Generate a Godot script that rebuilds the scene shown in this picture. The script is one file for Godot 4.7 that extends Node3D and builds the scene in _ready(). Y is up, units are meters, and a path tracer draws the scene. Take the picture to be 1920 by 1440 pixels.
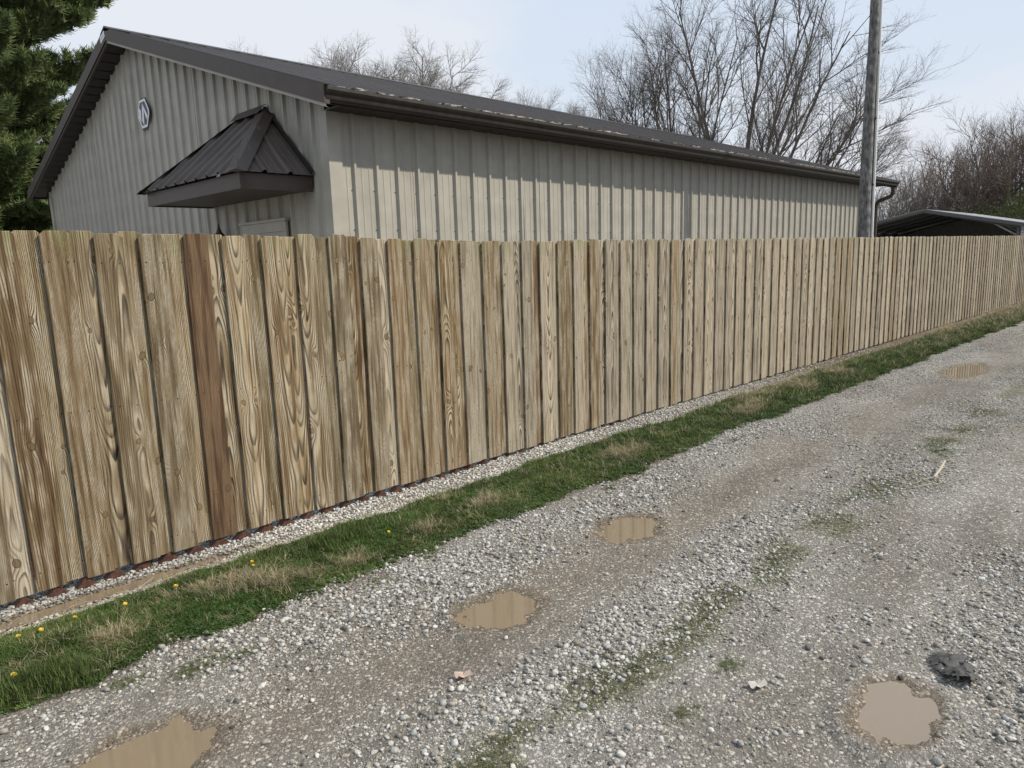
extends Node3D

# World: x runs along the fence (away to the right), -z runs from the road towards the building, y up, metres.
const FZ := -4.157          # front face of the fence
const WZ := -5.433          # long wall of the building
const WX := 3.37            # gable wall of the building
const BACKZ := -14.13
const FARX := 16.3
const MIDZ := -9.78

var rng := RandomNumberGenerator.new()
var n_low := FastNoiseLite.new()
var n_mid := FastNoiseLite.new()
var n_fine := FastNoiseLite.new()
var used := {}
var M := {}


# ---------------------------------------------------------------- mesh builder
class MB:
	var v := PackedVector3Array()
	var n := PackedVector3Array()
	var uv := PackedVector2Array()
	var c := PackedColorArray()
	var idx := PackedInt32Array()
	var col := Color(1, 1, 1)
	var use_c := false

	func vert(p: Vector3, nn: Vector3, t := Vector2.ZERO) -> int:
		v.append(p); n.append(nn); uv.append(t)
		if use_c: c.append(col)
		return v.size() - 1

	func tri(a: Vector3, b: Vector3, d: Vector3, out: Vector3, ta := Vector2.ZERO, tb := Vector2.ZERO, td := Vector2.ZERO) -> void:
		var nn := (b - a).cross(d - a)
		if nn.length_squared() < 1e-16: return
		nn = nn.normalized()
		if nn.dot(out) > 0.0:
			var i := vert(a, nn, ta); vert(d, nn, td); vert(b, nn, tb)
			idx.append_array([i, i + 1, i + 2])
		else:
			nn = -nn
			var i := vert(a, nn, ta); vert(b, nn, tb); vert(d, nn, td)
			idx.append_array([i, i + 1, i + 2])

	func quad(a: Vector3, b: Vector3, cc: Vector3, d: Vector3, out: Vector3, ta := Vector2.ZERO, tb := Vector2.ZERO, tc := Vector2.ZERO, td := Vector2.ZERO) -> void:
		var nn := (b - a).cross(cc - a)
		if nn.length_squared() < 1e-16: nn = (cc - a).cross(d - a)
		if nn.length_squared() < 1e-16: return
		nn = nn.normalized()
		var i := v.size()
		if nn.dot(out) > 0.0:
			vert(a, nn, ta); vert(d, nn, td); vert(cc, nn, tc); vert(b, nn, tb)
		else:
			nn = -nn
			vert(a, nn, ta); vert(b, nn, tb); vert(cc, nn, tc); vert(d, nn, td)
		idx.append_array([i, i + 1, i + 2, i, i + 2, i + 3])

	# a box between two corners, with optional frame t; edges chamfered by ch along every edge of the y-axis
	func box(lo: Vector3, hi: Vector3, t := Transform3D()) -> void:
		var p := []
		for k in 8:
			p.append(t * Vector3(hi.x if k & 1 else lo.x, hi.y if k & 2 else lo.y, hi.z if k & 4 else lo.z))
		quad(p[0], p[2], p[6], p[4], t.basis * Vector3(-1, 0, 0))
		quad(p[1], p[3], p[7], p[5], t.basis * Vector3(1, 0, 0))
		quad(p[0], p[1], p[5], p[4], t.basis * Vector3(0, -1, 0))
		quad(p[2], p[3], p[7], p[6], t.basis * Vector3(0, 1, 0))
		quad(p[0], p[1], p[3], p[2], t.basis * Vector3(0, 0, -1))
		quad(p[4], p[5], p[7], p[6], t.basis * Vector3(0, 0, 1))

	# bar with square section from a to b
	func bar(a: Vector3, b: Vector3, w: float, h: float, up := Vector3.UP) -> void:
		var z := (b - a).normalized()
		var x := up.cross(z).normalized()
		var y := z.cross(x)
		box(Vector3(-w / 2, -h / 2, 0), Vector3(w / 2, h / 2, (b - a).length()), Transform3D(Basis(x, y, z), a))

	func tube(pts: PackedVector3Array, rad: PackedFloat32Array, sides: int, caps := false) -> void:
		var m := pts.size()
		var start := v.size()
		var ref := Vector3(0.31, 0.2, 0.93)
		for i in m:
			var d: Vector3 = (pts[mini(i + 1, m - 1)] - pts[maxi(i - 1, 0)]).normalized()
			var x := ref.cross(d)
			if x.length_squared() < 1e-4: x = Vector3(1, 0.1, 0).cross(d)
			x = x.normalized()
			var y := d.cross(x)
			for s in sides:
				var a := TAU * s / sides
				var nn := x * cos(a) + y * sin(a)
				vert(pts[i] + nn * rad[i], nn, Vector2(float(s) / sides, float(i)))
		for i in m - 1:
			for s in sides:
				var a0 := start + i * sides + s
				var a1 := start + i * sides + (s + 1) % sides
				idx.append_array([a0, a0 + sides, a1, a1, a0 + sides, a1 + sides])
		if caps:
			for e in [0, m - 1]:
				var d2: Vector3 = (pts[1] - pts[0]) if e == 0 else (pts[m - 2] - pts[m - 1])
				for s in range(1, sides - 1):
					tri(v[start + e * sides], v[start + e * sides + s], v[start + e * sides + s + 1], -d2)

	# outline in (a, b) swept along the axis: pts2 is a polyline, extruded from base by e
	func sweep(line: Array, e: Vector3, out_ref: Vector3) -> void:
		for i in line.size() - 1:
			var a: Vector3 = line[i]
			var b: Vector3 = line[i + 1]
			quad(a, b, b + e, a + e, out_ref)

	func mesh() -> ArrayMesh:
		var arr := []
		arr.resize(Mesh.ARRAY_MAX)
		arr[Mesh.ARRAY_VERTEX] = v
		arr[Mesh.ARRAY_NORMAL] = n
		arr[Mesh.ARRAY_TEX_UV] = uv
		if use_c: arr[Mesh.ARRAY_COLOR] = c
		arr[Mesh.ARRAY_INDEX] = idx
		var am := ArrayMesh.new()
		am.add_surface_from_arrays(Mesh.PRIMITIVE_TRIANGLES, arr)
		return am


# ---------------------------------------------------------------- naming helpers
func numbered(called: String) -> String:
	var k: int = used.get(called, 0)
	used[called] = k + 1
	return called if k == 0 else "%s_%03d" % [called, k]

func tag(o: Node, label := "", category := "", group := "", kind := "") -> Node:
	if label: o.set_meta("label", label)
	if category: o.set_meta("category", category)
	if group: o.set_meta("group", group)
	if kind: o.set_meta("kind", kind)
	return o

func thing(called: String, label: String, category: String, at := Vector3.ZERO, group := "") -> Node3D:
	var o := Node3D.new()
	o.name = numbered(called)
	o.position = at
	add_child(o)
	tag(o, label, category, group)
	return o

func part(called: String, m: Mesh, mat: Material, parent: Node, at := Vector3.ZERO) -> MeshInstance3D:
	var o := MeshInstance3D.new()
	o.mesh = m
	o.material_override = mat
	if parent == self:
		o.name = numbered(called)
		add_child(o)
	else:
		o.name = called
		parent.add_child(o, true)
	o.position = at
	return o

func group_part(called: String, parent: Node) -> Node3D:
	var o := Node3D.new()
	o.name = called
	parent.add_child(o, true)
	return o

func many(called: String, m: Mesh, mat: Material, parent: Node, xf: Array, cols: PackedColorArray) -> MultiMeshInstance3D:
	var mm := MultiMesh.new()
	mm.transform_format = MultiMesh.TRANSFORM_3D
	mm.use_colors = cols.size() > 0
	mm.mesh = m
	mm.instance_count = xf.size()
	for i in xf.size():
		mm.set_instance_transform(i, xf[i])
		if cols.size() > 0: mm.set_instance_color(i, cols[i])
	var o := MultiMeshInstance3D.new()
	o.multimesh = mm
	o.material_override = mat
	o.name = numbered(called) if parent == self else StringName(called)
	parent.add_child(o, true)
	o.set_meta("kind", "stuff")
	return o

func lin(r: float, g: float, b: float) -> Color:
	return Color(r, g, b).linear_to_srgb()

func mat(r: float, g: float, b: float, rough := 0.8, spec := 0.5) -> StandardMaterial3D:
	var m := StandardMaterial3D.new()
	m.albedo_color = lin(r, g, b)
	m.roughness = rough
	m.metallic_specular = spec
	return m

func noise(seed_: int, freq: float, oct := 3, type := FastNoiseLite.TYPE_SIMPLEX_SMOOTH) -> FastNoiseLite:
	var f := FastNoiseLite.new()
	f.seed = seed_
	f.noise_type = type
	f.frequency = freq
	f.fractal_type = FastNoiseLite.FRACTAL_FBM if oct > 1 else FastNoiseLite.FRACTAL_NONE
	f.fractal_octaves = oct
	return f

# a grey noise picture, stretched by (sx, sy)
func noise_bytes(seed_: int, freq: float, oct: int, w: int, h: int, sy: int) -> PackedByteArray:
	var im := noise(seed_, freq, oct).get_image(w, maxi(8, h / sy))
	im.resize(w, h, Image.INTERPOLATE_CUBIC)
	im.convert(Image.FORMAT_L8)
	return im.get_data()

# a mottled version of a plain paint: an albedo texture around white and a roughness texture
func mottle(m: StandardMaterial3D, seed_: int, amount: float, scale: float, rough_amount := 0.0) -> StandardMaterial3D:
	var a := noise(seed_, 0.012, 5).get_image(256, 256)
	var im := Image.create(256, 256, false, Image.FORMAT_RGB8)
	for y in 256:
		for x in 256:
			# mirrored so that it tiles
			var xx := (x if x < 128 else 255 - x) * 2
			var yy := (y if y < 128 else 255 - y) * 2
			var g := 1.0 - amount * (1.0 - a.get_pixel(xx, yy).r)
			im.set_pixel(x, y, Color(g, g, g))
	m.albedo_texture = ImageTexture.create_from_image(im)
	if rough_amount > 0.0:
		m.roughness_texture = m.albedo_texture
	m.uv1_triplanar = true
	m.uv1_world_triplanar = true
	m.uv1_scale = Vector3.ONE * scale
	return m


# ---------------------------------------------------------------- ground shape
# puddle: centre x, centre z, radius x, radius z, level, seed
var PUD := [
	[0.62, -2.42, 0.225, 0.17, -0.012, 3.0],
	[2.155, -2.275, 0.185, 0.150, -0.016, 11.0],
	[3.38, -2.41, 0.21, 0.15, -0.016, 23.0],
	[2.555, -0.68, 0.190, 0.118, -0.012, 37.0],
	[10.9, -2.35, 0.62, 0.20, -0.034, 51.0],
	[0.80, -3.985, 0.75, 0.062, -0.045, 67.0],
]

func sm(a: float, b: float, x: float) -> float:
	var t := clampf((x - a) / (b - a), 0.0, 1.0)
	return t * t * (3.0 - 2.0 * t)

func pudf(p: Array, x: float, z: float) -> float:
	var dx: float = (x - p[0]) / p[2]
	var dz: float = (z - p[1]) / p[3]
	if dx * dx + dz * dz > 9.0: return -9.0
	return 1.0 - dx * dx - dz * dz + 0.62 * n_mid.get_noise_2d(x * 2.6 + p[5] * 10.0, z * 2.6)

func gh(x: float, z: float) -> float:
	var y := -0.003 * clampf(x - 5.0, 0.0, 40.0)
	y += 0.016 * n_low.get_noise_2d(x, z) + 0.007 * n_mid.get_noise_2d(x, z) * (1.0 if z < 6.0 else 0.3)
	y -= 0.020 * exp(-pow((z + 2.35) / 0.28, 2.0)) + 0.016 * exp(-pow((z + 0.65) / 0.30, 2.0))
	y += 0.030 * exp(-pow((z + 3.42) / 0.26, 2.0))
	y -= sm(-3.72, -3.95, z) * (0.052 - 0.030 * sm(2.5, 7.0, x))
	for p in PUD:
		if absf(x - p[0]) < p[2] * 2.4 and absf(z - p[1]) < p[3] * 2.4:
			var f := pudf(p, x, z)
			var w := sm(-2.6, -0.6, f)
			y = lerpf(y, p[4] - 0.011 * clampf(f, -1.0, 1.1) + (0.002 + 0.005 * exp(-pow((f - 0.05) / 0.30, 2.0))) * n_mid.get_noise_2d(x * 4.0, z * 4.0 + p[5]), w)
	return y

# 0..1 how much water lies here or how wet it is
func wetness(x: float, z: float) -> float:
	var w := 0.0
	for p in PUD:
		if absf(x - p[0]) < p[2] * 2.4 and absf(z - p[1]) < p[3] * 2.4:
			w = maxf(w, sm(-1.3, 0.0, pudf(p, x, z)))
	return w

func in_water(x: float, z: float) -> float:
	var f := -9.0
	for p in PUD:
		if absf(x - p[0]) < p[2] * 2.0 and absf(z - p[1]) < p[3] * 2.0:
			f = maxf(f, pudf(p, x, z))
	return f

func grass_in(x: float) -> float:   # inner edge of the grass strip (towards the fence)
	return -3.74 + 0.07 * n_low.get_noise_2d(x * 1.6, 40.0) + 0.05 * n_mid.get_noise_2d(x * 1.2, 7.0)

func grass_out(x: float) -> float:
	return -3.05 + 0.09 * n_low.get_noise_2d(x * 1.6, 90.0) + 0.06 * n_mid.get_noise_2d(x * 1.2, 70.0)

# how stony the road is at a place
func stony(x: float, z: float) -> float:
	var d := 0.47 + 1.0 * n_low.get_noise_2d(x * 0.75 + 50.0, z * 2.0) + 0.45 * n_mid.get_noise_2d(x * 0.5, z * 0.8 + 31.0)
	d -= 0.75 * exp(-pow((z + 2.20) / 0.27, 2.0)) * (1.0 if x < 6.0 else 0.6)
	d -= 0.50 * exp(-pow((z + 0.92) / 0.28, 2.0))
	d += 0.35 * exp(-pow((z + 1.75) / 0.22, 2.0)) + 0.42 * exp(-pow((z + 2.82) / 0.17, 2.0)) + 0.3 * exp(-pow((z + 0.30) / 0.28, 2.0))
	d += 0.55 * exp(-(pow((x - 2.15) / 0.28, 2.0) + pow((z + 1.02) / 0.22, 2.0)))
	d -= 0.7 * exp(-(pow((x - 1.9) / 0.35, 2.0) + pow((z + 0.75) / 0.22, 2.0)))
	d -= 0.35 * wetness(x, z)
	return clampf(d, 0.0, 1.0)


# ---------------------------------------------------------------- the scene
func _ready() -> void:
	rng.seed = 20240407
	n_low = noise(5, 0.55, 3)
	n_mid = noise(9, 1.7, 3)
	n_fine = noise(13, 9.0, 2)
	setup_camera_and_light()
	make_materials()
	build_ground()
	build_building()
	build_fence()
	build_pole()
	build_carport()
	build_trees()
	build_gravel()
	build_grass()
	build_small_things()


func setup_camera_and_light() -> void:
	var cam := Camera3D.new()
	cam.name = "camera"
	cam.fov = rad_to_deg(2.0 * atan(720.0 / 1340.0))
	cam.near = 0.05
	cam.far = 2000.0
	var right := Vector3(0.70241832, -0.03003178, 0.71113051)
	var down := Vector3(-0.14317627, -0.98464848, 0.09983946)
	var fwd := Vector3(0.69721522, -0.17194608, -0.69593497)
	cam.transform = Transform3D(Basis(right, -down, -fwd).orthonormalized(), Vector3(0, 1.61, 0))
	add_child(cam)
	cam.current = true

	# a thin, even high haze: pale blue overhead, whiter towards the horizon, faint streaks of cloud
	var w := 1024
	var h := 512
	var im := Image.create(w, h, false, Image.FORMAT_RGB8)
	var cn := noise(77, 1.0, 5)
	for y in h:
		var el := (0.5 - (y + 0.5) / h) * PI
		for x in w:
			var az := TAU * (x + 0.5) / w
			var c: Color
			if el > 0.0:
				var t := pow(clampf(el / (PI / 2), 0.0, 1.0), 0.6)
				c = Color(0.925, 0.945, 0.972).lerp(Color(0.765, 0.850, 0.960), clampf(t * 1.25, 0.0, 1.0))
				var d := Vector3(cos(az) * cos(el), sin(el) * 2.6, sin(az) * cos(el)) * 1.5
				var k := sm(-0.22, 0.38, cn.get_noise_3dv(d)) * 0.8
				c = c.lerp(Color(0.930, 0.942, 0.965), k)
			else:
				c = Color(0.925, 0.945, 0.972).lerp(Color(0.42, 0.40, 0.37), sm(0.0, -0.12, el))
			im.set_pixel(x, y, c)
	var pano := PanoramaSkyMaterial.new()
	pano.panorama = ImageTexture.create_from_image(im)
	pano.filter = true
	var sky := Sky.new()
	sky.sky_material = pano
	var env := Environment.new()
	env.background_mode = Environment.BG_SKY
	env.sky = sky
	env.tonemap_mode = Environment.TONE_MAPPER_LINEAR
	env.tonemap_exposure = 0.98
	env.sdfgi_enabled = true
	env.ssao_enabled = true
	env.ssil_enabled = true
	var we := WorldEnvironment.new()
	we.name = "environment"
	we.environment = env
	add_child(we)

	# hazy sun, over the right shoulder
	var sun := DirectionalLight3D.new()
	sun.name = "sun"
	sun.light_energy = 1.6
	sun.light_angular_distance = 1.0
	sun.light_color = Color(1.0, 0.960, 0.900)
	sun.shadow_enabled = true
	add_child(sun)
	var to_sun := Vector3(0.90, 1.14, 1.0).normalized()
	sun.look_at_from_position(to_sun * 50.0, Vector3.ZERO, Vector3.UP)


func make_materials() -> void:
	M.wall = mottle(mat(0.385, 0.366, 0.312, 0.48, 0.45), 31, 0.12, 0.35, 0.1)
	M.roof = mottle(mat(0.125, 0.104, 0.090, 0.48, 0.4), 32, 0.22, 0.5, 0.1)
	M.trim = mottle(mat(0.082, 0.064, 0.053, 0.5, 0.35), 33, 0.16, 0.6, 0.1)
	M.gutter = mottle(mat(0.032, 0.027, 0.022, 0.5, 0.4), 34, 0.25, 1.1, 0.1)
	M.soffit = M.gutter
	M.screw = mat(0.07, 0.068, 0.062, 0.5)
	M.dark = mat(0.012, 0.012, 0.012, 0.6)
	M.black = mat(0.015, 0.015, 0.016, 0.45)
	M.white = mat(0.72, 0.73, 0.74, 0.5)
	M.sign_dark = mat(0.045, 0.058, 0.065, 0.5)
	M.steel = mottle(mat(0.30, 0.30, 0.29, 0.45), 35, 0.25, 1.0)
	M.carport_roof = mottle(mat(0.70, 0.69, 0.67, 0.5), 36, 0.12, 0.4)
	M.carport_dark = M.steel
	M.carport_frame = mat(0.085, 0.085, 0.09, 0.5)
	M.pvc = mat(0.66, 0.66, 0.65, 0.45)
	M.brick = mottle(mat(0.115, 0.050, 0.033, 0.9), 37, 0.4, 6.0)
	M.rail = mat(0.22, 0.17, 0.11, 0.9)
	var w := StandardMaterial3D.new()          # muddy water: a smooth surface over suspended clay
	w.albedo_color = Color(lin(0.270, 0.212, 0.142), 0.78)
	w.transparency = BaseMaterial3D.TRANSPARENCY_ALPHA
	w.roughness = 0.05
	w.metallic_specular = 0.5
	w.clearcoat_enabled = true
	w.clearcoat = 0.8
	w.clearcoat_roughness = 0.03
	M.water = w
	var bark := mat(0.200, 0.176, 0.155, 0.95)
	M.bark = mottle(bark, 40, 0.5, 2.0)
	M.bark_grey = mottle(mat(0.34, 0.31, 0.275, 0.95), 41, 0.4, 2.0)
	M.bark_red = mottle(mat(0.30, 0.230, 0.185, 0.95), 42, 0.4, 2.0)
	var leaf := StandardMaterial3D.new()
	leaf.vertex_color_use_as_albedo = true
	leaf.roughness = 0.65
	leaf.metallic_specular = 0.35
	leaf.backlight_enabled = true
	leaf.backlight = Color(0.5, 0.5, 0.5)
	leaf.cull_mode = BaseMaterial3D.CULL_DISABLED
	M.leaf = leaf
	var stone := StandardMaterial3D.new()
	stone.vertex_color_use_as_albedo = true
	stone.roughness = 0.85
	stone.metallic_specular = 0.4
	var sn := noise(61, 0.03, 4).get_image(128, 128)
	var sim := Image.create(128, 128, false, Image.FORMAT_RGB8)
	for y in 128:
		for x in 128:
			var g := 0.70 + 0.30 * sn.get_pixel(x, y).r
			sim.set_pixel(x, y, Color(g, g, g * 0.985))
	stone.albedo_texture = ImageTexture.create_from_image(sim)
	stone.uv1_triplanar = true
	stone.uv1_scale = Vector3.ONE * 0.6
	M.stone = stone
	M.ground = ground_material()


# gritty ground: two sizes of grit over a fine sand, about 1.3 m a tile; colour per place comes from the vertices
func ground_material() -> StandardMaterial3D:
	var s := 1024
	var f := FastNoiseLite.new()
	f.noise_type = FastNoiseLite.TYPE_CELLULAR
	f.fractal_type = FastNoiseLite.FRACTAL_NONE
	f.cellular_jitter = 1.0
	f.seed = 4
	f.frequency = 0.085
	f.cellular_return_type = FastNoiseLite.RETURN_CELL_VALUE
	var cv := f.get_seamless_image(s, s)
	f.cellular_return_type = FastNoiseLite.RETURN_DISTANCE
	var cd := f.get_seamless_image(s, s)
	f.seed = 8
	f.frequency = 0.2
	f.cellular_return_type = FastNoiseLite.RETURN_CELL_VALUE
	var fv := f.get_seamless_image(s, s)
	f.cellular_return_type = FastNoiseLite.RETURN_DISTANCE
	var fd := f.get_seamless_image(s, s)
	var nz := noise(15, 0.02, 4).get_seamless_image(s, s)
	for im in [cv, cd, fv, fd, nz]: im.convert(Image.FORMAT_L8)
	var a: PackedByteArray = cv.get_data()
	var b: PackedByteArray = cd.get_data()
	var c: PackedByteArray = fv.get_data()
	var d: PackedByteArray = fd.get_data()
	var e: PackedByteArray = nz.get_data()
	var col := PackedByteArray()
	col.resize(s * s * 3)
	var hgt := PackedByteArray()
	hgt.resize(s * s)
	for i in s * s:
		var big := 1.0 if (a[i] > 150 and b[i] < 110) else 0.0
		var small := 1.0 if (c[i] > 120 and d[i] < 120) else 0.0
		var base := 0.60 + 0.14 * (e[i] / 255.0 - 0.5) + 0.10 * (c[i] / 255.0 - 0.5)
		var h := 0.25 + 0.1 * e[i] / 255.0
		if small > 0.0:
			base = 0.50 + 0.42 * ((c[i] - 120) / 135.0)
			h = 0.45 + 0.25 * (1.0 - d[i] / 120.0)
		if big > 0.0:
			base = 0.52 + 0.46 * ((a[i] - 150) / 105.0)
			h = 0.62 + 0.38 * (1.0 - b[i] / 110.0)
		col[i * 3] = int(clampf(base * 1.0, 0.0, 1.0) * 255.0)
		col[i * 3 + 1] = int(clampf(base * 0.99, 0.0, 1.0) * 255.0)
		col[i * 3 + 2] = int(clampf(base * 0.97, 0.0, 1.0) * 255.0)
		hgt[i] = int(clampf(h, 0.0, 1.0) * 255.0)
	var m := StandardMaterial3D.new()
	m.albedo_texture = ImageTexture.create_from_image(Image.create_from_data(s, s, false, Image.FORMAT_RGB8, col))
	m.vertex_color_use_as_albedo = true
	m.roughness = 0.9
	m.metallic_specular = 0.35
	m.heightmap_enabled = true
	m.heightmap_texture = ImageTexture.create_from_image(Image.create_from_data(s, s, false, Image.FORMAT_L8, hgt))
	m.heightmap_scale = 0.5
	return m


# base colour (linear) of the earth at a place: matter only, gravel fines, clay, wet clay, humus
func earth(x: float, z: float) -> Color:
	var k := 0.5 + 0.9 * n_low.get_noise_2d(x * 0.8 + 11.0, z * 1.8) + 0.35 * n_mid.get_noise_2d(x + 5.0, z * 1.3)
	var c := Color(0.41, 0.378, 0.332).lerp(Color(0.62, 0.60, 0.565), clampf(k, 0.0, 1.0))
	var clay := exp(-pow((z + 2.25) / 0.30, 2.0)) * (0.8 if x < 7.0 else 0.35)
	c = c.lerp(Color(0.455, 0.415, 0.358), clampf(clay, 0.0, 0.85))
	var dk := sm(0.05, 0.5, n_low.get_noise_2d(x * 0.5 + 80.0, z * 1.5 + 9.0) + 0.3 * n_mid.get_noise_2d(x, z + 60.0))
	c = c.lerp(Color(0.34, 0.31, 0.272), dk * 0.6)
	# humus under the grass, and earth and litter along the fence farther on
	var gi := grass_in(x)
	var go := grass_out(x)
	var g := sm(gi - 0.05, gi + 0.05, z) * (1.0 - sm(go - 0.10, go + 0.10, z))
	c = c.lerp(Color(0.155, 0.125, 0.075), g)
	if z < gi + 0.03:
		var f := sm(6.5, 10.5, x + 1.5 * n_low.get_noise_2d(x * 2.0, z))
		c = c.lerp(Color(0.66, 0.635, 0.58), 0.75 * (1.0 - f))
		c = c.lerp(Color(0.285, 0.215, 0.155), f * 0.8)
	var w := wetness(x, z)
	c = c.lerp(Color(0.44, 0.365, 0.275), w * 0.9)
	var f2 := in_water(x, z)
	if f2 > -2.0: c = c.lerp(Color(0.30, 0.255, 0.20), 0.5 * exp(-pow((f2 + 0.28) / 0.30, 2.0)))
	# moss on the crown of the road
	var ms := exp(-pow((z + 1.52) / 0.11, 2.0)) * sm(0.05, 0.35, n_mid.get_noise_2d(x * 0.8, z + 20.0) + 0.22)
	c = c.lerp(Color(0.22, 0.235, 0.105), clampf(ms, 0.0, 0.6))
	return c

func ground_patch(called: String, x0: float, x1: float, dx: float, z0: float, z1: float, dz: float, lift := 0.0) -> MeshInstance3D:
	var nx := int(round((x1 - x0) / dx))
	var nz := int(round((z1 - z0) / dz))
	var mb := MB.new()
	mb.use_c = true
	var hs := PackedFloat32Array()
	hs.resize((nx + 1) * (nz + 1))
	for i in nx + 1:
		for j in nz + 1:
			hs[i * (nz + 1) + j] = gh(x0 + i * dx, z0 + j * dz) + lift
	for i in nx + 1:
		for j in nz + 1:
			var x := x0 + i * dx
			var z := z0 + j * dz
			var q := i * (nz + 1) + j
			var hx := (hs[mini(i + 1, nx) * (nz + 1) + j] - hs[maxi(i - 1, 0) * (nz + 1) + j]) / (dx * 2.0)
			var hz := (hs[i * (nz + 1) + mini(j + 1, nz)] - hs[i * (nz + 1) + maxi(j - 1, 0)]) / (dz * 2.0)
			mb.col = earth(x, z)
			mb.vert(Vector3(x, hs[q], z), Vector3(-hx, 1.0, -hz).normalized(), Vector2(x, z) / 1.3)
	for i in nx:
		for j in nz:
			var a := i * (nz + 1) + j
			var b := a + nz + 1
			mb.idx.append_array([a, b, a + 1, b, b + 1, a + 1])
	var o := part(called, mb.mesh(), M.ground, self)
	o.set_meta("kind", "structure")
	return o

func build_ground() -> void:
	ground_patch("gravel_road", -1.0, 7.0, 0.02, -4.60, 1.6, 0.02)
	ground_patch("gravel_road", 7.0, 36.0, 0.1, -4.60, 1.6, 0.05)
	# the land all round, laid a little below
	var mb := MB.new()
	mb.use_c = true
	mb.col = Color(0.40, 0.38, 0.33)
	var y := -0.20
	for r in [[-600.0, 600.0, -600.0, 600.0]]:
		var a := Vector3(r[0], y, r[2])
		var b := Vector3(r[1], y, r[2])
		var c := Vector3(r[1], y, r[3])
		var d := Vector3(r[0], y, r[3])
		mb.quad(a, b, c, d, Vector3.UP, Vector2(-460, -460), Vector2(460, -460), Vector2(460, 460), Vector2(-460, 460))
	part("ground", mb.mesh(), M.ground, self).set_meta("kind", "structure")
	# the yard behind the fence, where the building stands
	mb = MB.new()
	mb.use_c = true
	mb.col = Color(0.85, 0.82, 0.76)
	mb.box(Vector3(-12, -0.19, -60), Vector3(60, -0.055, -4.60))
	part("yard", mb.mesh(), M.ground, self).set_meta("kind", "structure")
	mb = MB.new()
	mb.use_c = true
	mb.col = Color(0.42, 0.40, 0.36)
	mb.box(Vector3(-12, -0.19, 1.6), Vector3(60, -0.02, 30))
	part("verge", mb.mesh(), M.ground, self).set_meta("kind", "structure")
	for p in PUD:
		var w := MB.new()
		var c := Vector3(p[0], p[4], p[1])
		for k in 48:
			var a0 := TAU * k / 48.0
			var a1 := TAU * (k + 1) / 48.0
			w.tri(c, c + Vector3(cos(a0) * p[2], 0, sin(a0) * p[3]) * 1.32, c + Vector3(cos(a1) * p[2], 0, sin(a1) * p[3]) * 1.32, Vector3.UP)
		part("puddle", w.mesh(), M.water, self).set_meta("kind", "structure")


# ---------------------------------------------------------------- building
# the cross-section of a ribbed steel sheet: (offset along, height proud), one rib every 229 mm with two small ribs between
func rib_profile(len_: float, start := 0.0) -> Array:
	var pitch := 0.2286
	var out := []
	var k := int(floor((start - 0.2) / pitch))
	var raw := []
	while k * pitch < start + len_ + 0.2:
		var c := k * pitch
		raw.append_array([[c - 0.026, 0.0], [c - 0.011, 0.025], [c + 0.011, 0.025], [c + 0.026, 0.0]])
		for m in [0.0762, 0.1524]:
			raw.append_array([[c + m - 0.010, 0.0], [c + m - 0.004, 0.0032], [c + m + 0.004, 0.0032], [c + m + 0.010, 0.0]])
		k += 1
	for i in raw.size() - 1:
		var a: Array = raw[i]
		var b: Array = raw[i + 1]
		if a[0] <= start and b[0] > start:
			out.append([0.0, lerpf(a[1], b[1], (start - a[0]) / (b[0] - a[0]))])
		if a[0] > start and a[0] < start + len_:
			out.append([a[0] - start, a[1]])
		if a[0] < start + len_ and b[0] >= start + len_:
			out.append([len_, lerpf(a[1], b[1], (start + len_ - a[0]) / (b[0] - a[0]))])
	return out

# one sheet: from origin, running along e1, standing along e2, proud along e3; low(s) and high(s) give its ends along e2
func sheet(origin: Vector3, e1: Vector3, e2: Vector3, e3: Vector3, s0: float, s1: float, low: Callable, high: Callable) -> ArrayMesh:
	var mb := MB.new()
	var pr := rib_profile(s1 - s0, s0)
	for i in pr.size() - 1:
		var a: float = s0 + pr[i][0]
		var b: float = s0 + pr[i + 1][0]
		var pa: Vector3 = origin + e1 * a + e3 * pr[i][1]
		var pb: Vector3 = origin + e1 * b + e3 * pr[i + 1][1]
		mb.quad(pa + e2 * low.call(a), pb + e2 * low.call(b), pb + e2 * high.call(b), pa + e2 * high.call(a), e3)
	return mb.mesh()

func screws(called: String, parent: Node, pts: Array, nrm: Vector3, r := 0.006) -> void:
	var mb := MB.new()
	var x := nrm.cross(Vector3(0.3, 0.5, 0.8)).normalized()
	var y := nrm.cross(x)
	for p in pts:
		for k in 6:
			var a := TAU * k / 6
			var b := TAU * (k + 1) / 6
			var p0: Vector3 = p + (x * cos(a) + y * sin(a)) * r
			var p1: Vector3 = p + (x * cos(b) + y * sin(b)) * r
			mb.tri(p + nrm * 0.004, p0 + nrm * 0.003, p1 + nrm * 0.003, nrm)
			mb.quad(p0, p1, p1 + nrm * 0.003, p0 + nrm * 0.003, (p0 + p1) * 0.5 - p)
	var o := part(called, mb.mesh(), M.screw, parent)
	o.set_meta("kind", "stuff")

# the building is drawn in sheet modules of 4/3 m (12-inch ribs come out at 0.2286 of a module); its foot lies below the yard
const MODULE := 1.3333
const BASE_Y := -0.537
const EAVE_Y := 2.950      # top of the roof edge
const PITCH := 0.315
const EAVE_Z := -5.045
const ROOF_X0 := 3.13
const ROOF_X1 := 16.56

func roof_y(z: float) -> float:
	return EAVE_Y + PITCH * (absf(EAVE_Z - MIDZ) - absf(z - MIDZ))

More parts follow.
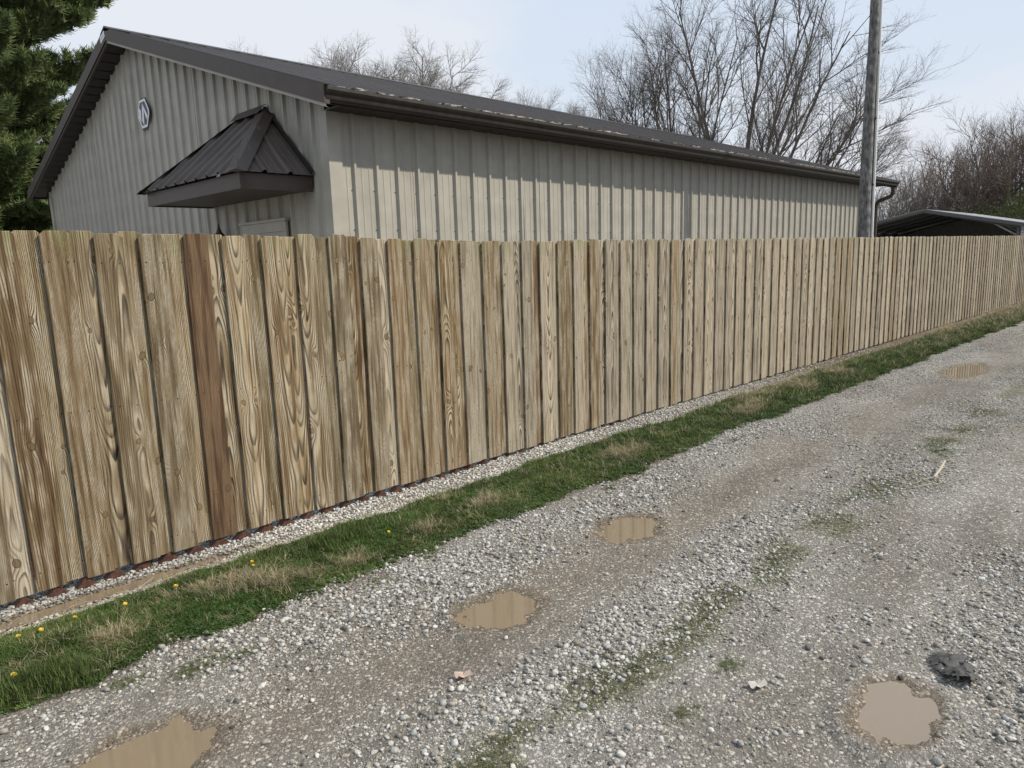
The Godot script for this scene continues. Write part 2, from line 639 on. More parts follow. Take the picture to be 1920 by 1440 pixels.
func build_building() -> void:
	var B := thing("metal_building", "long grey ribbed metal building with brown gable roof behind the wooden fence", "building", Vector3(0, BASE_Y, 0))
	B.scale = Vector3.ONE * MODULE
	var top := EAVE_Y - 0.075
	# walls: a core behind the sheets, each sheet a piece of its own
	var zero := func(_s): return 0.28
	var wall := group_part("long_wall", B)
	var n := 15
	var wlen := (FARX - WX) / n
	for k in n:
		part("siding_panel", sheet(Vector3(WX, 0, WZ), Vector3(1, 0, 0), Vector3.UP, Vector3(0, 0, 1), k * wlen, (k + 1) * wlen, zero, func(_s): return top), M.wall, wall, Vector3(0, 0, 0.0022 * (k % 2)))
	var ps := []
	for k in range(1, int((FARX - WX) / 0.2286)):
		for y in [0.3, 1.1, 1.9, 2.235]:
			ps.append(Vector3(WX + k * 0.2286 - 0.034, y + 0.004 * sin(k * 7.0), WZ + 0.003))
	screws("screws", wall, ps, Vector3(0, 0, 1))
	# the sprung lap of two sheets
	var mb := MB.new()
	for i in 10:
		var y0 := 1.6 + i * 0.11
		var g0 := 0.004 + 0.006 * sin(i * 0.55)
		var g1 := 0.004 + 0.006 * sin((i + 1) * 0.55)
		var xx := WX + 0.2286 * 10 + 0.03
		mb.quad(Vector3(xx, y0, WZ + 0.001), Vector3(xx, y0 + 0.11, WZ + 0.001), Vector3(xx + 0.012, y0 + 0.11, WZ + 0.004 + g1), Vector3(xx + 0.012, y0, WZ + 0.004 + g0), Vector3(0.3, 0, 1))
	part("sheet_lap", mb.mesh(), M.wall, wall)

	var gable := group_part("gable_wall", B)
	n = 10
	var glen := (WZ - BACKZ) / n
	var gtop := func(s): return roof_y(WZ - s) - 0.10
	for k in n:
		# split where the ridge passes so that the top follows both slopes
		part("siding_panel", sheet(Vector3(WX, 0, WZ), Vector3(0, 0, -1), Vector3.UP, Vector3(-1, 0, 0), k * glen, (k + 1) * glen, zero, gtop), M.wall, gable, Vector3(-0.0022 * (k % 2), 0, 0))
	ps = []
	for k in range(1, int((WZ - BACKZ) / 0.2286)):
		var zz := WZ - k * 0.2286 - 0.034
		for y in [0.3, 1.1, 1.9, 2.45, 3.05, 3.6]:
			if y < roof_y(zz) - 0.16: ps.append(Vector3(WX - 0.003, y, zz))
		ps.append(Vector3(WX - 0.003, roof_y(zz) - 0.24, zz))
	screws("screws", gable, ps, Vector3(-1, 0, 0))
	# closed core: far gable, back wall, floor side
	mb = MB.new()
	mb.quad(Vector3(FARX, 0.28, WZ), Vector3(FARX, 0.28, BACKZ), Vector3(FARX, top, BACKZ), Vector3(FARX, top, WZ), Vector3(1, 0, 0))
	mb.tri(Vector3(FARX, top, WZ), Vector3(FARX, top, BACKZ), Vector3(FARX, roof_y(MIDZ) - 0.1, MIDZ), Vector3(1, 0, 0))
	mb.quad(Vector3(WX, 0.28, BACKZ), Vector3(FARX, 0.28, BACKZ), Vector3(FARX, top, BACKZ), Vector3(WX, top, BACKZ), Vector3(0, 0, -1))
	mb.quad(Vector3(WX + 0.04, 0.28, WZ - 0.04), Vector3(FARX, 0.28, WZ - 0.04), Vector3(FARX, top, WZ - 0.04), Vector3(WX + 0.04, top, WZ - 0.04), Vector3(0, 0, 1))
	mb.quad(Vector3(WX + 0.04, 0.28, WZ - 0.04), Vector3(WX + 0.04, 0.28, BACKZ), Vector3(WX + 0.04, top, BACKZ), Vector3(WX + 0.04, top, WZ - 0.04), Vector3(-1, 0, 0))
	part("rear_wall", mb.mesh(), M.wall, B)
	# corner trims
	for e in [[WX, WZ, 1, 1], [WX, BACKZ, 1, -1], [FARX, WZ, -1, 1]]:
		mb = MB.new()
		var cx: float = e[0]
		var cz: float = e[1]
		var a := 0.10
		var t := 0.027
		mb.box(Vector3(minf(cx - t * e[2], cx + a * e[2]), 0.28, minf(cz, cz + t * e[3])), Vector3(maxf(cx - t * e[2], cx + a * e[2]), top - 0.012, maxf(cz, cz + t * e[3])))
		mb.box(Vector3(minf(cx - t * e[2], cx), 0.28, minf(cz - 0.001 * e[3], cz - a * e[3])), Vector3(maxf(cx - t * e[2], cx), top - 0.012, maxf(cz - 0.001 * e[3], cz - a * e[3])))
		part("corner_trim", mb.mesh(), M.wall, B)

	# roof sheets on both slopes
	var roof := group_part("roof", B)
	var run := absf(EAVE_Z - MIDZ)
	var sl := sqrt(run * run + pow(PITCH * run, 2.0))
	for side in [1, -1]:
		var up := Vector3(0, PITCH * run, -side * run) / sl
		var nr := Vector3(0, run, side * PITCH * run) / sl
		n = 15
		var rl := (ROOF_X1 - ROOF_X0) / n
		var org := Vector3(ROOF_X0, EAVE_Y, MIDZ + side * run)
		for k in n:
			part("roof_panel", sheet(org, Vector3(1, 0, 0), up, nr, k * rl, (k + 1) * rl, func(_s): return -0.03, func(_s): return sl - 0.02), M.roof, roof, nr * 0.0022 * (k % 2))
		# deck under the sheets
		mb = MB.new()
		var d0 := org - nr * 0.012
		mb.quad(d0, d0 + Vector3(ROOF_X1 - ROOF_X0, 0, 0), d0 + Vector3(ROOF_X1 - ROOF_X0, 0, 0) + up * sl, d0 + up * sl, -nr)
		part("roof_deck", mb.mesh(), M.soffit, roof)
	# ridge cap, standing a little over the ribs
	mb = MB.new()
	var ry := EAVE_Y + PITCH * run
	for side in [1, -1]:
		var up2 := Vector3(0, PITCH * run, -side * run) / sl
		var nr2 := Vector3(0, run, side * PITCH * run) / sl
		var rp := Vector3(ROOF_X0 - 0.012, ry + 0.045, MIDZ)
		var lp := rp - up2 * 0.17 - nr2 * 0.012
		var L := Vector3(ROOF_X1 - ROOF_X0 + 0.024, 0, 0)
		mb.quad(rp, rp + L, lp + L, lp, nr2)
		mb.quad(lp, lp + L, lp + L - nr2 * 0.025, lp - nr2 * 0.025, -up2)
		mb.tri(rp, lp, lp - nr2 * 0.025, Vector3(-1, 0, 0))
		mb.quad(rp, lp - nr2 * 0.025, rp - Vector3(0, 0.06, 0), rp - Vector3(0, 0.03, 0), Vector3(-1, 0, 0))
	part("ridge_cap", mb.mesh(), M.gutter, roof)
	# rake trims on the gable with a turned-under lip, and the boxed soffit behind them
	for side in [1, -1]:
		for gx in [ROOF_X0, ROOF_X1]:
			var sgn := -1.0 if gx == ROOF_X0 else 1.0
			var up3 := Vector3(0, PITCH * run, -side * run) / sl
			var e0 := Vector3(gx, EAVE_Y + 0.022, MIDZ + side * (run - 0.004))
			var e1 := Vector3(gx, ry + 0.022, MIDZ + side * 0.001)
			mb = MB.new()
			var face := Vector3(0.012 * sgn, 0, 0)
			var dn := Vector3(0, -0.140, 0)
			mb.quad(e0 + face, e1 + face, e1 + face + dn, e0 + face + dn, face)
			mb.quad(e0 + face, e1 + face, e1 - face * 4.0, e0 - face * 4.0, Vector3.UP)
			mb.quad(e0 + face, e0 + face + dn, e0 - face * 3.0 + dn, e0 - face * 3.0, Vector3(0, 0, side))
			mb.quad(e0 + face + dn, e1 + face + dn, e1 - face * 0.2 + dn, e0 - face * 0.2 + dn, Vector3.DOWN)
			part("rake_trim", mb.mesh(), M.trim, roof)
			mb = MB.new()
			var l0 := e0 + dn - face * 0.3 + Vector3(0, 0.0, 0)
			var l1 := e1 + dn - face * 0.3
			mb.quad(l0, l1, l1 + Vector3(0, -0.026, 0), l0 + Vector3(0, -0.026, 0), face)
			mb.quad(l0 + Vector3(0, -0.026, 0), l1 + Vector3(0, -0.026, 0), l1 + Vector3(0, -0.026, 0) - face * 2.0, l0 + Vector3(0, -0.026, 0) - face * 2.0, Vector3.DOWN)
			part("rake_lip", mb.mesh(), M.wall if side == 1 else M.trim, roof)
			# soffit boards
			if gx == ROOF_X0:
				var m := 24
				for k in range(1, m):
					var f0 := float(k) / m
					var f1 := float(k + 1) / m - 0.0035
					var a := e0.lerp(e1, f0) + Vector3(0.004, -0.158, 0)
					var b := e0.lerp(e1, f1) + Vector3(0.004, -0.158, 0)
					var inn := Vector3(WX - gx - 0.004, 0, 0)
					mb = MB.new()
					mb.quad(a, b, b + inn, a + inn, Vector3.DOWN)
					mb.quad(a, a + Vector3(0, 0.015, 0), a + Vector3(0, 0.015, 0) + inn, a + inn, Vector3(0, 0, side))
					part("soffit_board", mb.mesh(), M.soffit, roof)
	# eave soffit, fascia and gutter along both sides
	for side in [1, -1]:
		var ez = MIDZ + side * run
		var wz := WZ if side == 1 else BACKZ
		mb = MB.new()
		mb.box(Vector3(ROOF_X0 + 0.03, EAVE_Y - 0.10, minf(ez - side * 0.10, ez - side * 0.085)), Vector3(ROOF_X1 - 0.03, EAVE_Y - 0.012, maxf(ez - side * 0.10, ez - side * 0.085)))
		part("fascia", mb.mesh(), M.gutter, roof)
		var segs := 44
		for k in segs:
			var xa := lerpf(WX - 0.02, FARX + 0.02, float(k) / segs)
			var xb := lerpf(WX - 0.02, FARX + 0.02, float(k + 1) / segs) - 0.004
			mb = MB.new()
			mb.box(Vector3(xa, EAVE_Y - 0.084, minf(wz, ez - side * 0.10)), Vector3(xb, EAVE_Y - 0.074, maxf(wz, ez - side * 0.10)))
			part("soffit_board", mb.mesh(), M.soffit, roof)
	# K-style gutter on the road side
	mb = MB.new()
	var gz := EAVE_Z
	var prof := [Vector3(0, EAVE_Y + 0.000, gz - 0.082), Vector3(0, EAVE_Y - 0.092, gz - 0.082), Vector3(0, EAVE_Y - 0.092, gz - 0.010), Vector3(0, EAVE_Y - 0.080, gz + 0.000), Vector3(0, EAVE_Y - 0.055, gz + 0.006), Vector3(0, EAVE_Y - 0.036, gz + 0.024), Vector3(0, EAVE_Y - 0.018, gz + 0.034), Vector3(0, EAVE_Y + 0.006, gz + 0.034), Vector3(0, EAVE_Y + 0.009, gz + 0.028), Vector3(0, EAVE_Y + 0.005, gz + 0.020)]
	var gl := []
	for p in prof: gl.append(p + Vector3(ROOF_X0 + 0.004, 0, 0))
	for i in gl.size() - 1:
		var mid: Vector3 = (gl[i] + gl[i + 1]) * 0.5
		mb.quad(gl[i], gl[i + 1], gl[i + 1] + Vector3(ROOF_X1 - ROOF_X0 + 0.03, 0, 0), gl[i] + Vector3(ROOF_X1 - ROOF_X0 + 0.03, 0, 0), mid - Vector3(ROOF_X0, EAVE_Y - 0.04, gz - 0.02))
	for xe in [ROOF_X0 + 0.004, ROOF_X1 + 0.034]:
		for i in range(1, prof.size() - 2):
			mb.tri(Vector3(xe, prof[0].y, prof[0].z), Vector3(xe, prof[i].y, prof[i].z), Vector3(xe, prof[i + 1].y, prof[i + 1].z), Vector3(-1 if xe < 8 else 1, 0, 0))
	part("gutter", mb.mesh(), M.gutter, B)
	# dry needles and stalks lying along the lip of the gutter
	mb = MB.new()
	for k in 1300:
		var x := ROOF_X0 + 0.1 + pow(rng.randf(), 0.8) * 12.0
		if n_mid.get_noise_2d(x * 1.5, 3.0) < -0.12: continue
		var p := Vector3(x, EAVE_Y + 0.012 + rng.randf() * 0.008, gz + rng.randf_range(-0.01, 0.036))
		var d := Vector3(rng.randf_range(0.5, 1.0) * (1 if rng.randf() < 0.5 else -1), rng.randf_range(-0.12, 0.12), rng.randf_range(-0.25, 0.25)).normalized() * rng.randf_range(0.02, 0.07)
		mb.tube(PackedVector3Array([p, p + d]), PackedFloat32Array([0.0022, 0.0012]), 3)
	var lit := part("gutter_litter", mb.mesh(), mat(0.62, 0.56, 0.46, 0.9), B)
	lit.set_meta("kind", "stuff")
	# downspout at the far corner
	var dsx := ROOF_X1 - 0.13
	var sp := group_part("downspout", B)
	mb = MB.new()
	mb.tube(PackedVector3Array([Vector3(dsx, EAVE_Y - 0.12, gz - 0.04), Vector3(dsx, EAVE_Y - 0.24, gz - 0.04), Vector3(dsx - 0.02, EAVE_Y - 0.29, gz - 0.075), Vector3(FARX + 0.045, EAVE_Y - 0.38, WZ + 0.11), Vector3(FARX + 0.03, EAVE_Y - 0.43, WZ + 0.07)]), PackedFloat32Array([0.04, 0.04, 0.04, 0.04, 0.04]), 8)
	part("elbow", mb.mesh(), M.trim, sp)
	mb = MB.new()
	mb.tube(PackedVector3Array([Vector3(FARX + 0.03, EAVE_Y - 0.42, WZ + 0.065), Vector3(FARX + 0.03, 0.05, WZ + 0.065)]), PackedFloat32Array([0.039, 0.039]), 8)
	part("pipe", mb.mesh(), M.trim, sp)
	# small white maker's label at the peak
	mb = MB.new()
	var lb := Transform3D(Basis(Vector3(0, PITCH, 1).normalized(), Vector3(0, 1, -PITCH).normalized(), Vector3(-1, 0, 0)), Vector3(ROOF_X0 - 0.0145, ry - 0.065, MIDZ - 0.085))
	mb.box(Vector3(-0.085, -0.036, -0.001), Vector3(0.085, 0.036, 0.001), lb)
	var label := part("label_plate", mb.mesh(), M.white, roof)
	mb = MB.new()
	for k in 5:
		var x := -0.055 + k * 0.025
		mb.box(Vector3(x, -0.012, 0.001), Vector3(x + 0.006, 0.012, 0.0022), lb)
		mb.box(Vector3(x + 0.006, 0.006 if k % 2 == 0 else -0.012, 0.001), Vector3(x + 0.015, 0.012 if k % 2 == 0 else -0.006, 0.0022), lb)
	part("print", mb.mesh(), M.steel, label)
	build_canopy(B)
	build_door(B)

func build_canopy(B: Node3D) -> void:
	var C := group_part("door_canopy", B)
	var x0 := 2.69
	var za := -7.755
	var zb := -5.69
	var yb := 2.236
	var yt := 2.362
	var mb := MB.new()
	mb.box(Vector3(x0, yb, za), Vector3(x0 + 0.03, yt, zb))
	part("fascia", mb.mesh(), M.trim, C)
	mb = MB.new()
	mb.box(Vector3(x0 + 0.031, yb, zb - 0.03), Vector3(WX - 0.030, yt, zb))
	part("fascia", mb.mesh(), M.trim, C)
	mb = MB.new()
	mb.box(Vector3(x0 + 0.031, yb, za), Vector3(WX - 0.030, yt, za + 0.03))
	part("fascia", mb.mesh(), M.trim, C)
	var m := 7
	for k in m:
		var xa := lerpf(x0 + 0.032, WX - 0.02, float(k) / m)
		var xb := lerpf(x0 + 0.032, WX - 0.02, float(k + 1) / m) - 0.004
		mb = MB.new()
		mb.box(Vector3(xa, yb + 0.012, za + 0.031), Vector3(xb, yb + 0.022, zb - 0.031))
		part("soffit_board", mb.mesh(), M.trim, C)
	# three slopes of ribbed sheet
	var e := 0.035
	var A := Vector3(x0 - e, yt + 0.012, za - e)
	var Bp := Vector3(x0 - e, yt + 0.012, zb + e)
	var Cw := Vector3(WX - 0.028, yt + 0.012, zb + e)
	var Dw := Vector3(WX - 0.028, yt + 0.012, za - e)
	var T0 := Vector3(WX - 0.028, 3.02, -6.93)
	var T1 := Vector3(WX - 0.028, 3.02, -6.41)
	canopy_slope(C, A, Bp, T0, T1)
	canopy_slope(C, Bp, Cw, T1, T1)
	canopy_slope(C, Dw, A, T0, T0)
	# hip caps
	for h in [[Bp, T1, Vector3(-0.5, 1, 0.5)], [A, T0, Vector3(-0.5, 1, -0.5)]]:
		mb = MB.new()
		var d: Vector3 = (h[1] - h[0]).normalized()
		var nn: Vector3 = (h[2] - d * d.dot(h[2])).normalized()
		var s := d.cross(nn)
		var o: Vector3 = h[0] - d * 0.02 + nn * 0.022
		var L: Vector3 = (h[1] - h[0]) + d * 0.02
		mb.quad(o, o + L, o + L + s * 0.085 - nn * 0.030, o + s * 0.085 - nn * 0.030, nn)
		mb.quad(o, o + L, o + L - s * 0.085 - nn * 0.030, o - s * 0.085 - nn * 0.030, nn)
		mb.tri(o, o + s * 0.085 - nn * 0.030, o - s * 0.085 - nn * 0.030, -d)
		part("hip_cap", mb.mesh(), M.trim, C)
	# flashing against the wall
	mb = MB.new()
	mb.quad(T0 + Vector3(-0.03, 0.045, -0.03), T1 + Vector3(-0.03, 0.045, 0.03), T1 + Vector3(-0.10, -0.035, 0.03), T0 + Vector3(-0.10, -0.035, -0.03), Vector3(-1, 1, 0))
	mb.quad(T0 + Vector3(-0.03, 0.045, -0.03), T1 + Vector3(-0.03, 0.045, 0.03), T1 + Vector3(-0.001, 0.05, 0.03), T0 + Vector3(-0.001, 0.05, -0.03), Vector3.UP)
	part("flashing", mb.mesh(), M.trim, C)
	for h in [[Cw, T1, 1.0], [Dw, T0, -1.0]]:
		mb = MB.new()
		var d: Vector3 = h[1] - h[0]
		var o: Vector3 = h[0] + Vector3(-0.002, 0.03, 0.01 * h[2])
		mb.quad(o, o + d, o + d + Vector3(-0.03, 0, 0), o + Vector3(-0.03, 0, 0), Vector3(0, 1, h[2]))
		mb.quad(o + Vector3(-0.03, 0, 0), o + d + Vector3(-0.03, 0, 0), o + d + Vector3(-0.03, -0.045, 0), o + Vector3(-0.03, -0.045, 0), Vector3(-1, 0, 0))
		part("flashing", mb.mesh(), M.gutter, C)

# a ribbed slope over the trapezoid a-b (eave) and t0-t1 (top)
func canopy_slope(C: Node3D, a: Vector3, b: Vector3, t0: Vector3, t1: Vector3) -> void:
	var e1 := (b - a).normalized()
	var L := (b - a).length()
	var f := (t0 - a) - e1 * e1.dot(t0 - a)
	var H := f.length()
	var e2 := f / H
	var e3 := e2.cross(e1)
	if e3.y < 0.0: e3 = -e3
	var u0 := e1.dot(t0 - a)
	var u1 := e1.dot(t1 - a)
	var hi := func(s):
		var r := H
		if s < u0 and u0 > 0.001: r = minf(r, H * s / u0)
		if s > u1 and L - u1 > 0.001: r = minf(r, H * (L - s) / (L - u1))
		return maxf(r, 0.0)
	part("roof_panel", sheet(a, e1, e2, e3, 0.0, L, func(_s): return -0.012, hi), M.roof, C)

func build_door(B: Node3D) -> void:
	var D := group_part("door", B)
	var z0 := -7.07
	var z1 := -6.18
	var mb := MB.new()
	mb.box(Vector3(WX - 0.051, 1.93, z0), Vector3(WX - 0.027, 2.02, z1))
	mb.box(Vector3(WX - 0.050, 0.28, z0), Vector3(WX - 0.028, 1.929, z0 + 0.07))
	mb.box(Vector3(WX - 0.050, 0.28, z1 - 0.07), Vector3(WX - 0.028, 1.929, z1))
	mb.box(Vector3(WX - 0.071, 2.021, z0 - 0.03), Vector3(WX - 0.0265, 2.045, z1 + 0.03))
	part("frame", mb.mesh(), M.wall, D)
	mb = MB.new()
	mb.box(Vector3(WX - 0.041, 0.28, z0 + 0.071), Vector3(WX - 0.027, 1.928, z1 - 0.071))
	part("leaf", mb.mesh(), mat(0.30, 0.29, 0.26, 0.5), D)
	mb = MB.new()
	mb.box(Vector3(WX - 0.046, 0.95, z0 + 0.2), Vector3(WX - 0.0415, 1.82, z1 - 0.2))
	part("pane", mb.mesh(), mat(0.02, 0.022, 0.025, 0.06), D)
	mb = MB.new()
	mb.box(Vector3(WX - 0.091, 0.93, z1 - 0.15), Vector3(WX - 0.042, 0.96, z1 - 0.12))
	part("handle", mb.mesh(), M.steel, D)


# ---------------------------------------------------------------- fence
const CW := 80
const CH := 704
const COLS := 24
const CELLS := 48
const BW := 0.14
const BH := 1.78

# weathered pine boards: growth rings cut by a flat saw, knots, saw marks, streaks; one cell per board
func wood_atlas() -> void:
	var W := CW * COLS
	var H := CH * (CELLS / COLS)
	var fiber := noise_bytes(201, 0.30, 2, W, H, 24)
	var streak := noise_bytes(202, 0.045, 3, W, H, 14)
	var warp := noise_bytes(203, 0.03, 2, W, H, 5)
	var blot := noise_bytes(204, 0.02, 4, W, H, 2)
	var grit := noise_bytes(205, 0.45, 2, W, H, 1)
	var col := PackedByteArray()
	col.resize(W * H * 3)
	var hgt := PackedByteArray()
	hgt.resize(W * H)
	var r := RandomNumberGenerator.new()
	r.seed = 515
	var wander := noise(206, 1.3, 2)
	# per-cell looks: base colour (sRGB), ring contrast, streak strength
	var looks := {
		"tan": [Color(0.575, 0.500, 0.385), 0.38, 0.34], "brown": [Color(0.505, 0.420, 0.305), 0.40, 0.46],
		"khaki": [Color(0.600, 0.535, 0.425), 0.40, 0.34], "pale": [Color(0.735, 0.692, 0.610), 0.36, 0.28], "grey": [Color(0.665, 0.630, 0.560), 0.36, 0.30],
		"red": [Color(0.475, 0.350, 0.245), 0.16, 0.40], "orange": [Color(0.620, 0.520, 0.390), 0.36, 0.36],
		"olive": [Color(0.555, 0.495, 0.380), 0.44, 0.34]}
	for ci in CELLS:
		var kind: String = style_of(ci)
		var lk: Array = looks[kind]
		var base: Color = lk[0]
		base = base.lerp(Color(0.60, 0.565, 0.49), r.randf() * 0.35) * r.randf_range(0.82, 1.08)
		var contrast: float = lk[1] * r.randf_range(0.9, 1.45)
		var stk: float = lk[2]
		var knots := []
		var nk := r.randi_range(1, 3)
		for k in nk:
			knots.append([r.randf_range(0.012, 0.128), r.randf_range(0.05, 1.72), r.randf_range(0.008, 0.0170), r.randf_range(0.0, 1.0), r.randf_range(-0.5, 0.5)])
		if r.randf() < 0.55 and nk > 0:      # knots come in whorls
			var q: Array = knots[0]
			knots.append([fposmod(q[0] + r.randf_range(0.035, 0.07), 0.13) + 0.005, q[1] + r.randf_range(-0.02, 0.02), r.randf_range(0.006, 0.011), r.randf(), r.randf_range(-0.5, 0.5)])
		var cx := r.randf_range(-0.05, 0.19)
		var flat := r.randf() < 0.5
		if flat: cx = r.randf_range(0.03, 0.11)
		var d0 := r.randf_range(0.008, 0.05) if flat else r.randf_range(0.05, 0.10)
		if not flat: cx = r.randf_range(-0.20, -0.06) if r.randf() < 0.5 else r.randf_range(0.20, 0.34)
		var slope := r.randf_range(0.016, 0.045) * (1.0 if r.randf() < 0.5 else -1.0)
		if slope < 0.0: d0 += -slope * 1.8
		var rw := r.randf_range(0.0042, 0.0090)
		var saw := r.randf() < 0.5
		var sawk := r.randf_range(250.0, 420.0)
		var sawt := r.randf_range(-0.4, 0.4)
		var amp := r.randf_range(0.006, 0.016)
		var bleach := r.randf_range(-0.1, 0.35) if kind != "red" else -3.0
		var wide := r.randf_range(0.3, 0.7)
		var ox := (ci % COLS) * CW
		var oy := (ci / COLS) * CH
		var algae := r.randf_range(0.0, 0.5) if kind != "red" else 0.0
		var nails := [[0.028, 0.155], [0.110, 0.158], [0.030, 0.90], [0.112, 0.905], [0.028, 1.68], [0.110, 1.685]]
		for y in CH:
			var ym := (y + 0.5) / CH * BH
			var d := absf(d0 + slope * ym + amp * wander.get_noise_2d(ym, ci * 9.1)) + 0.0008
			var cxr := cx + 0.012 * wander.get_noise_2d(ym * 0.7, ci * 9.1 + 4.0)
			var act := []
			for k in knots:
				if absf(ym - k[1]) < k[2] * 11.0: act.append(k)
			var nl := []
			for k in nails:
				if absf(ym - k[1]) < 0.006: nl.append(k)
			var row := (oy + y) * W + ox
			var al := algae * sm(0.20, 0.0, ym)
			for x in CW:
				var i := row + x
				var xb := (x + 0.5) / CW * BW
				var wv := (warp[i] - 128) * 0.0000315
				var xm := xb - cxr + wv
				var t := sqrt(xm * xm + d * d)
				var core := 0.0
				var kr := 0.0
				var kt := 0.0
				for k in act:
					var kx: float = (xb - k[0]) / k[2] + wv * 60.0
					var ky: float = (ym - k[1]) / k[2] + kx * k[4]
					var q: float = kx * kx + ky * ky * 0.55
					if q < 1.35:
						core = maxf(core, 1.0 - smoothstep(0.8, 1.35, q))
						kr = sqrt(q)
						kt = k[3]
					t += k[2] * 1.25 * exp(-(kx * kx * 0.33 + ky * ky * 0.05))
				var ph := t / rw
				var fr := ph - floorf(ph)
				var late := smoothstep(0.42, 0.88, fr) * (1.0 - smoothstep(0.93, 1.0, fr))
				var fb := (fiber[i] - 128) * 0.0078
				var sv := (streak[i] - 128) * 0.0078
				var bv := (blot[i] - 128) * 0.0078
				var gv := (grit[i] - 128) * 0.0078
				var v := 1.0 - contrast * late * (0.80 + 0.9 * bv) + fb * 0.14 + gv * 0.10 + bv * 0.14
				var st := clampf(sv * 1.6 + 0.1, 0.0, 1.0) * stk
				if saw: v += 0.035 * sin((ym + xb * sawt) * sawk * 2.0) * clampf(bv * 2.0 + 0.5, 0.0, 1.0)
				var ble := clampf(-sv * 1.4 + bv * 0.9 + bleach, 0.0, 0.8)
				var cr := lerpf(base.r, 0.620, ble) * v * (1.0 - st * 0.72)
				var cg := lerpf(base.g, 0.582, ble) * v * (1.0 - st * 0.83)
				var cb := lerpf(base.b, 0.510, ble) * v * (1.0 - st * 0.95)
				if al > 0.0:
					var ga := al * clampf(bv * 1.5 + 0.4, 0.0, 1.0)
					cr = lerpf(cr, 0.44, ga); cg = lerpf(cg, 0.46, ga); cb = lerpf(cb, 0.30, ga)
				var hh := 0.62 - 0.16 * (1.0 - late) + fb * 0.18 + gv * 0.06
				if core > 0.0:
					var ring := 0.5 + 0.5 * sin(kr * 17.0)
					var kc := Color(0.40, 0.345, 0.262).lerp(Color(0.55, 0.455, 0.330), kt)
					kc = kc * (0.78 + 0.26 * ring)
					if kr > 0.86: kc = kc * 0.5
					cr = lerpf(cr, kc.r, core * 0.8); cg = lerpf(cg, kc.g, core * 0.8); cb = lerpf(cb, kc.b, core * 0.8)
					hh += 0.2 * core
				for k in nl:
					var nd: float = Vector2(xb - k[0], ym - k[1]).length()
					if nd < 0.0034:
						cr = 0.17; cg = 0.15; cb = 0.13; hh = 0.2
				var o := i * 3
				col[o] = int(clampf(cr, 0.0, 1.0) * 255.0)
				col[o + 1] = int(clampf(cg, 0.0, 1.0) * 255.0)
				col[o + 2] = int(clampf(cb, 0.0, 1.0) * 255.0)
				hgt[i] = int(clampf(hh, 0.0, 1.0) * 255.0)
	var m := StandardMaterial3D.new()
	m.albedo_texture = ImageTexture.create_from_image(Image.create_from_data(W, H, false, Image.FORMAT_RGB8, col))
	m.heightmap_enabled = true
	m.heightmap_texture = ImageTexture.create_from_image(Image.create_from_data(W, H, false, Image.FORMAT_L8, hgt))
	m.heightmap_scale = 0.35
	m.roughness = 0.86
	m.metallic_specular = 0.3
	M.wood = m

# cells 0..20 front boards from x = 0.69 on, 21..40 the boards between them, 41..47 boards farther on
func style_of(ci: int) -> String:
	var front := ["brown", "tan", "khaki", "khaki", "red", "khaki", "tan", "khaki", "khaki", "khaki", "orange", "khaki", "tan", "grey", "khaki", "grey", "grey", "pale", "tan", "grey", "tan"]
	var back := ["olive", "khaki", "olive", "khaki", "tan", "olive", "khaki", "olive", "brown", "grey", "olive", "brown", "tan", "grey", "tan", "grey", "orange", "grey", "olive", "tan"]
	if ci < 21: return front[ci]
	if ci < 41: return back[ci - 21]
	return ["pale", "grey", "pale", "pale", "grey", "pale", "grey"][ci - 41]

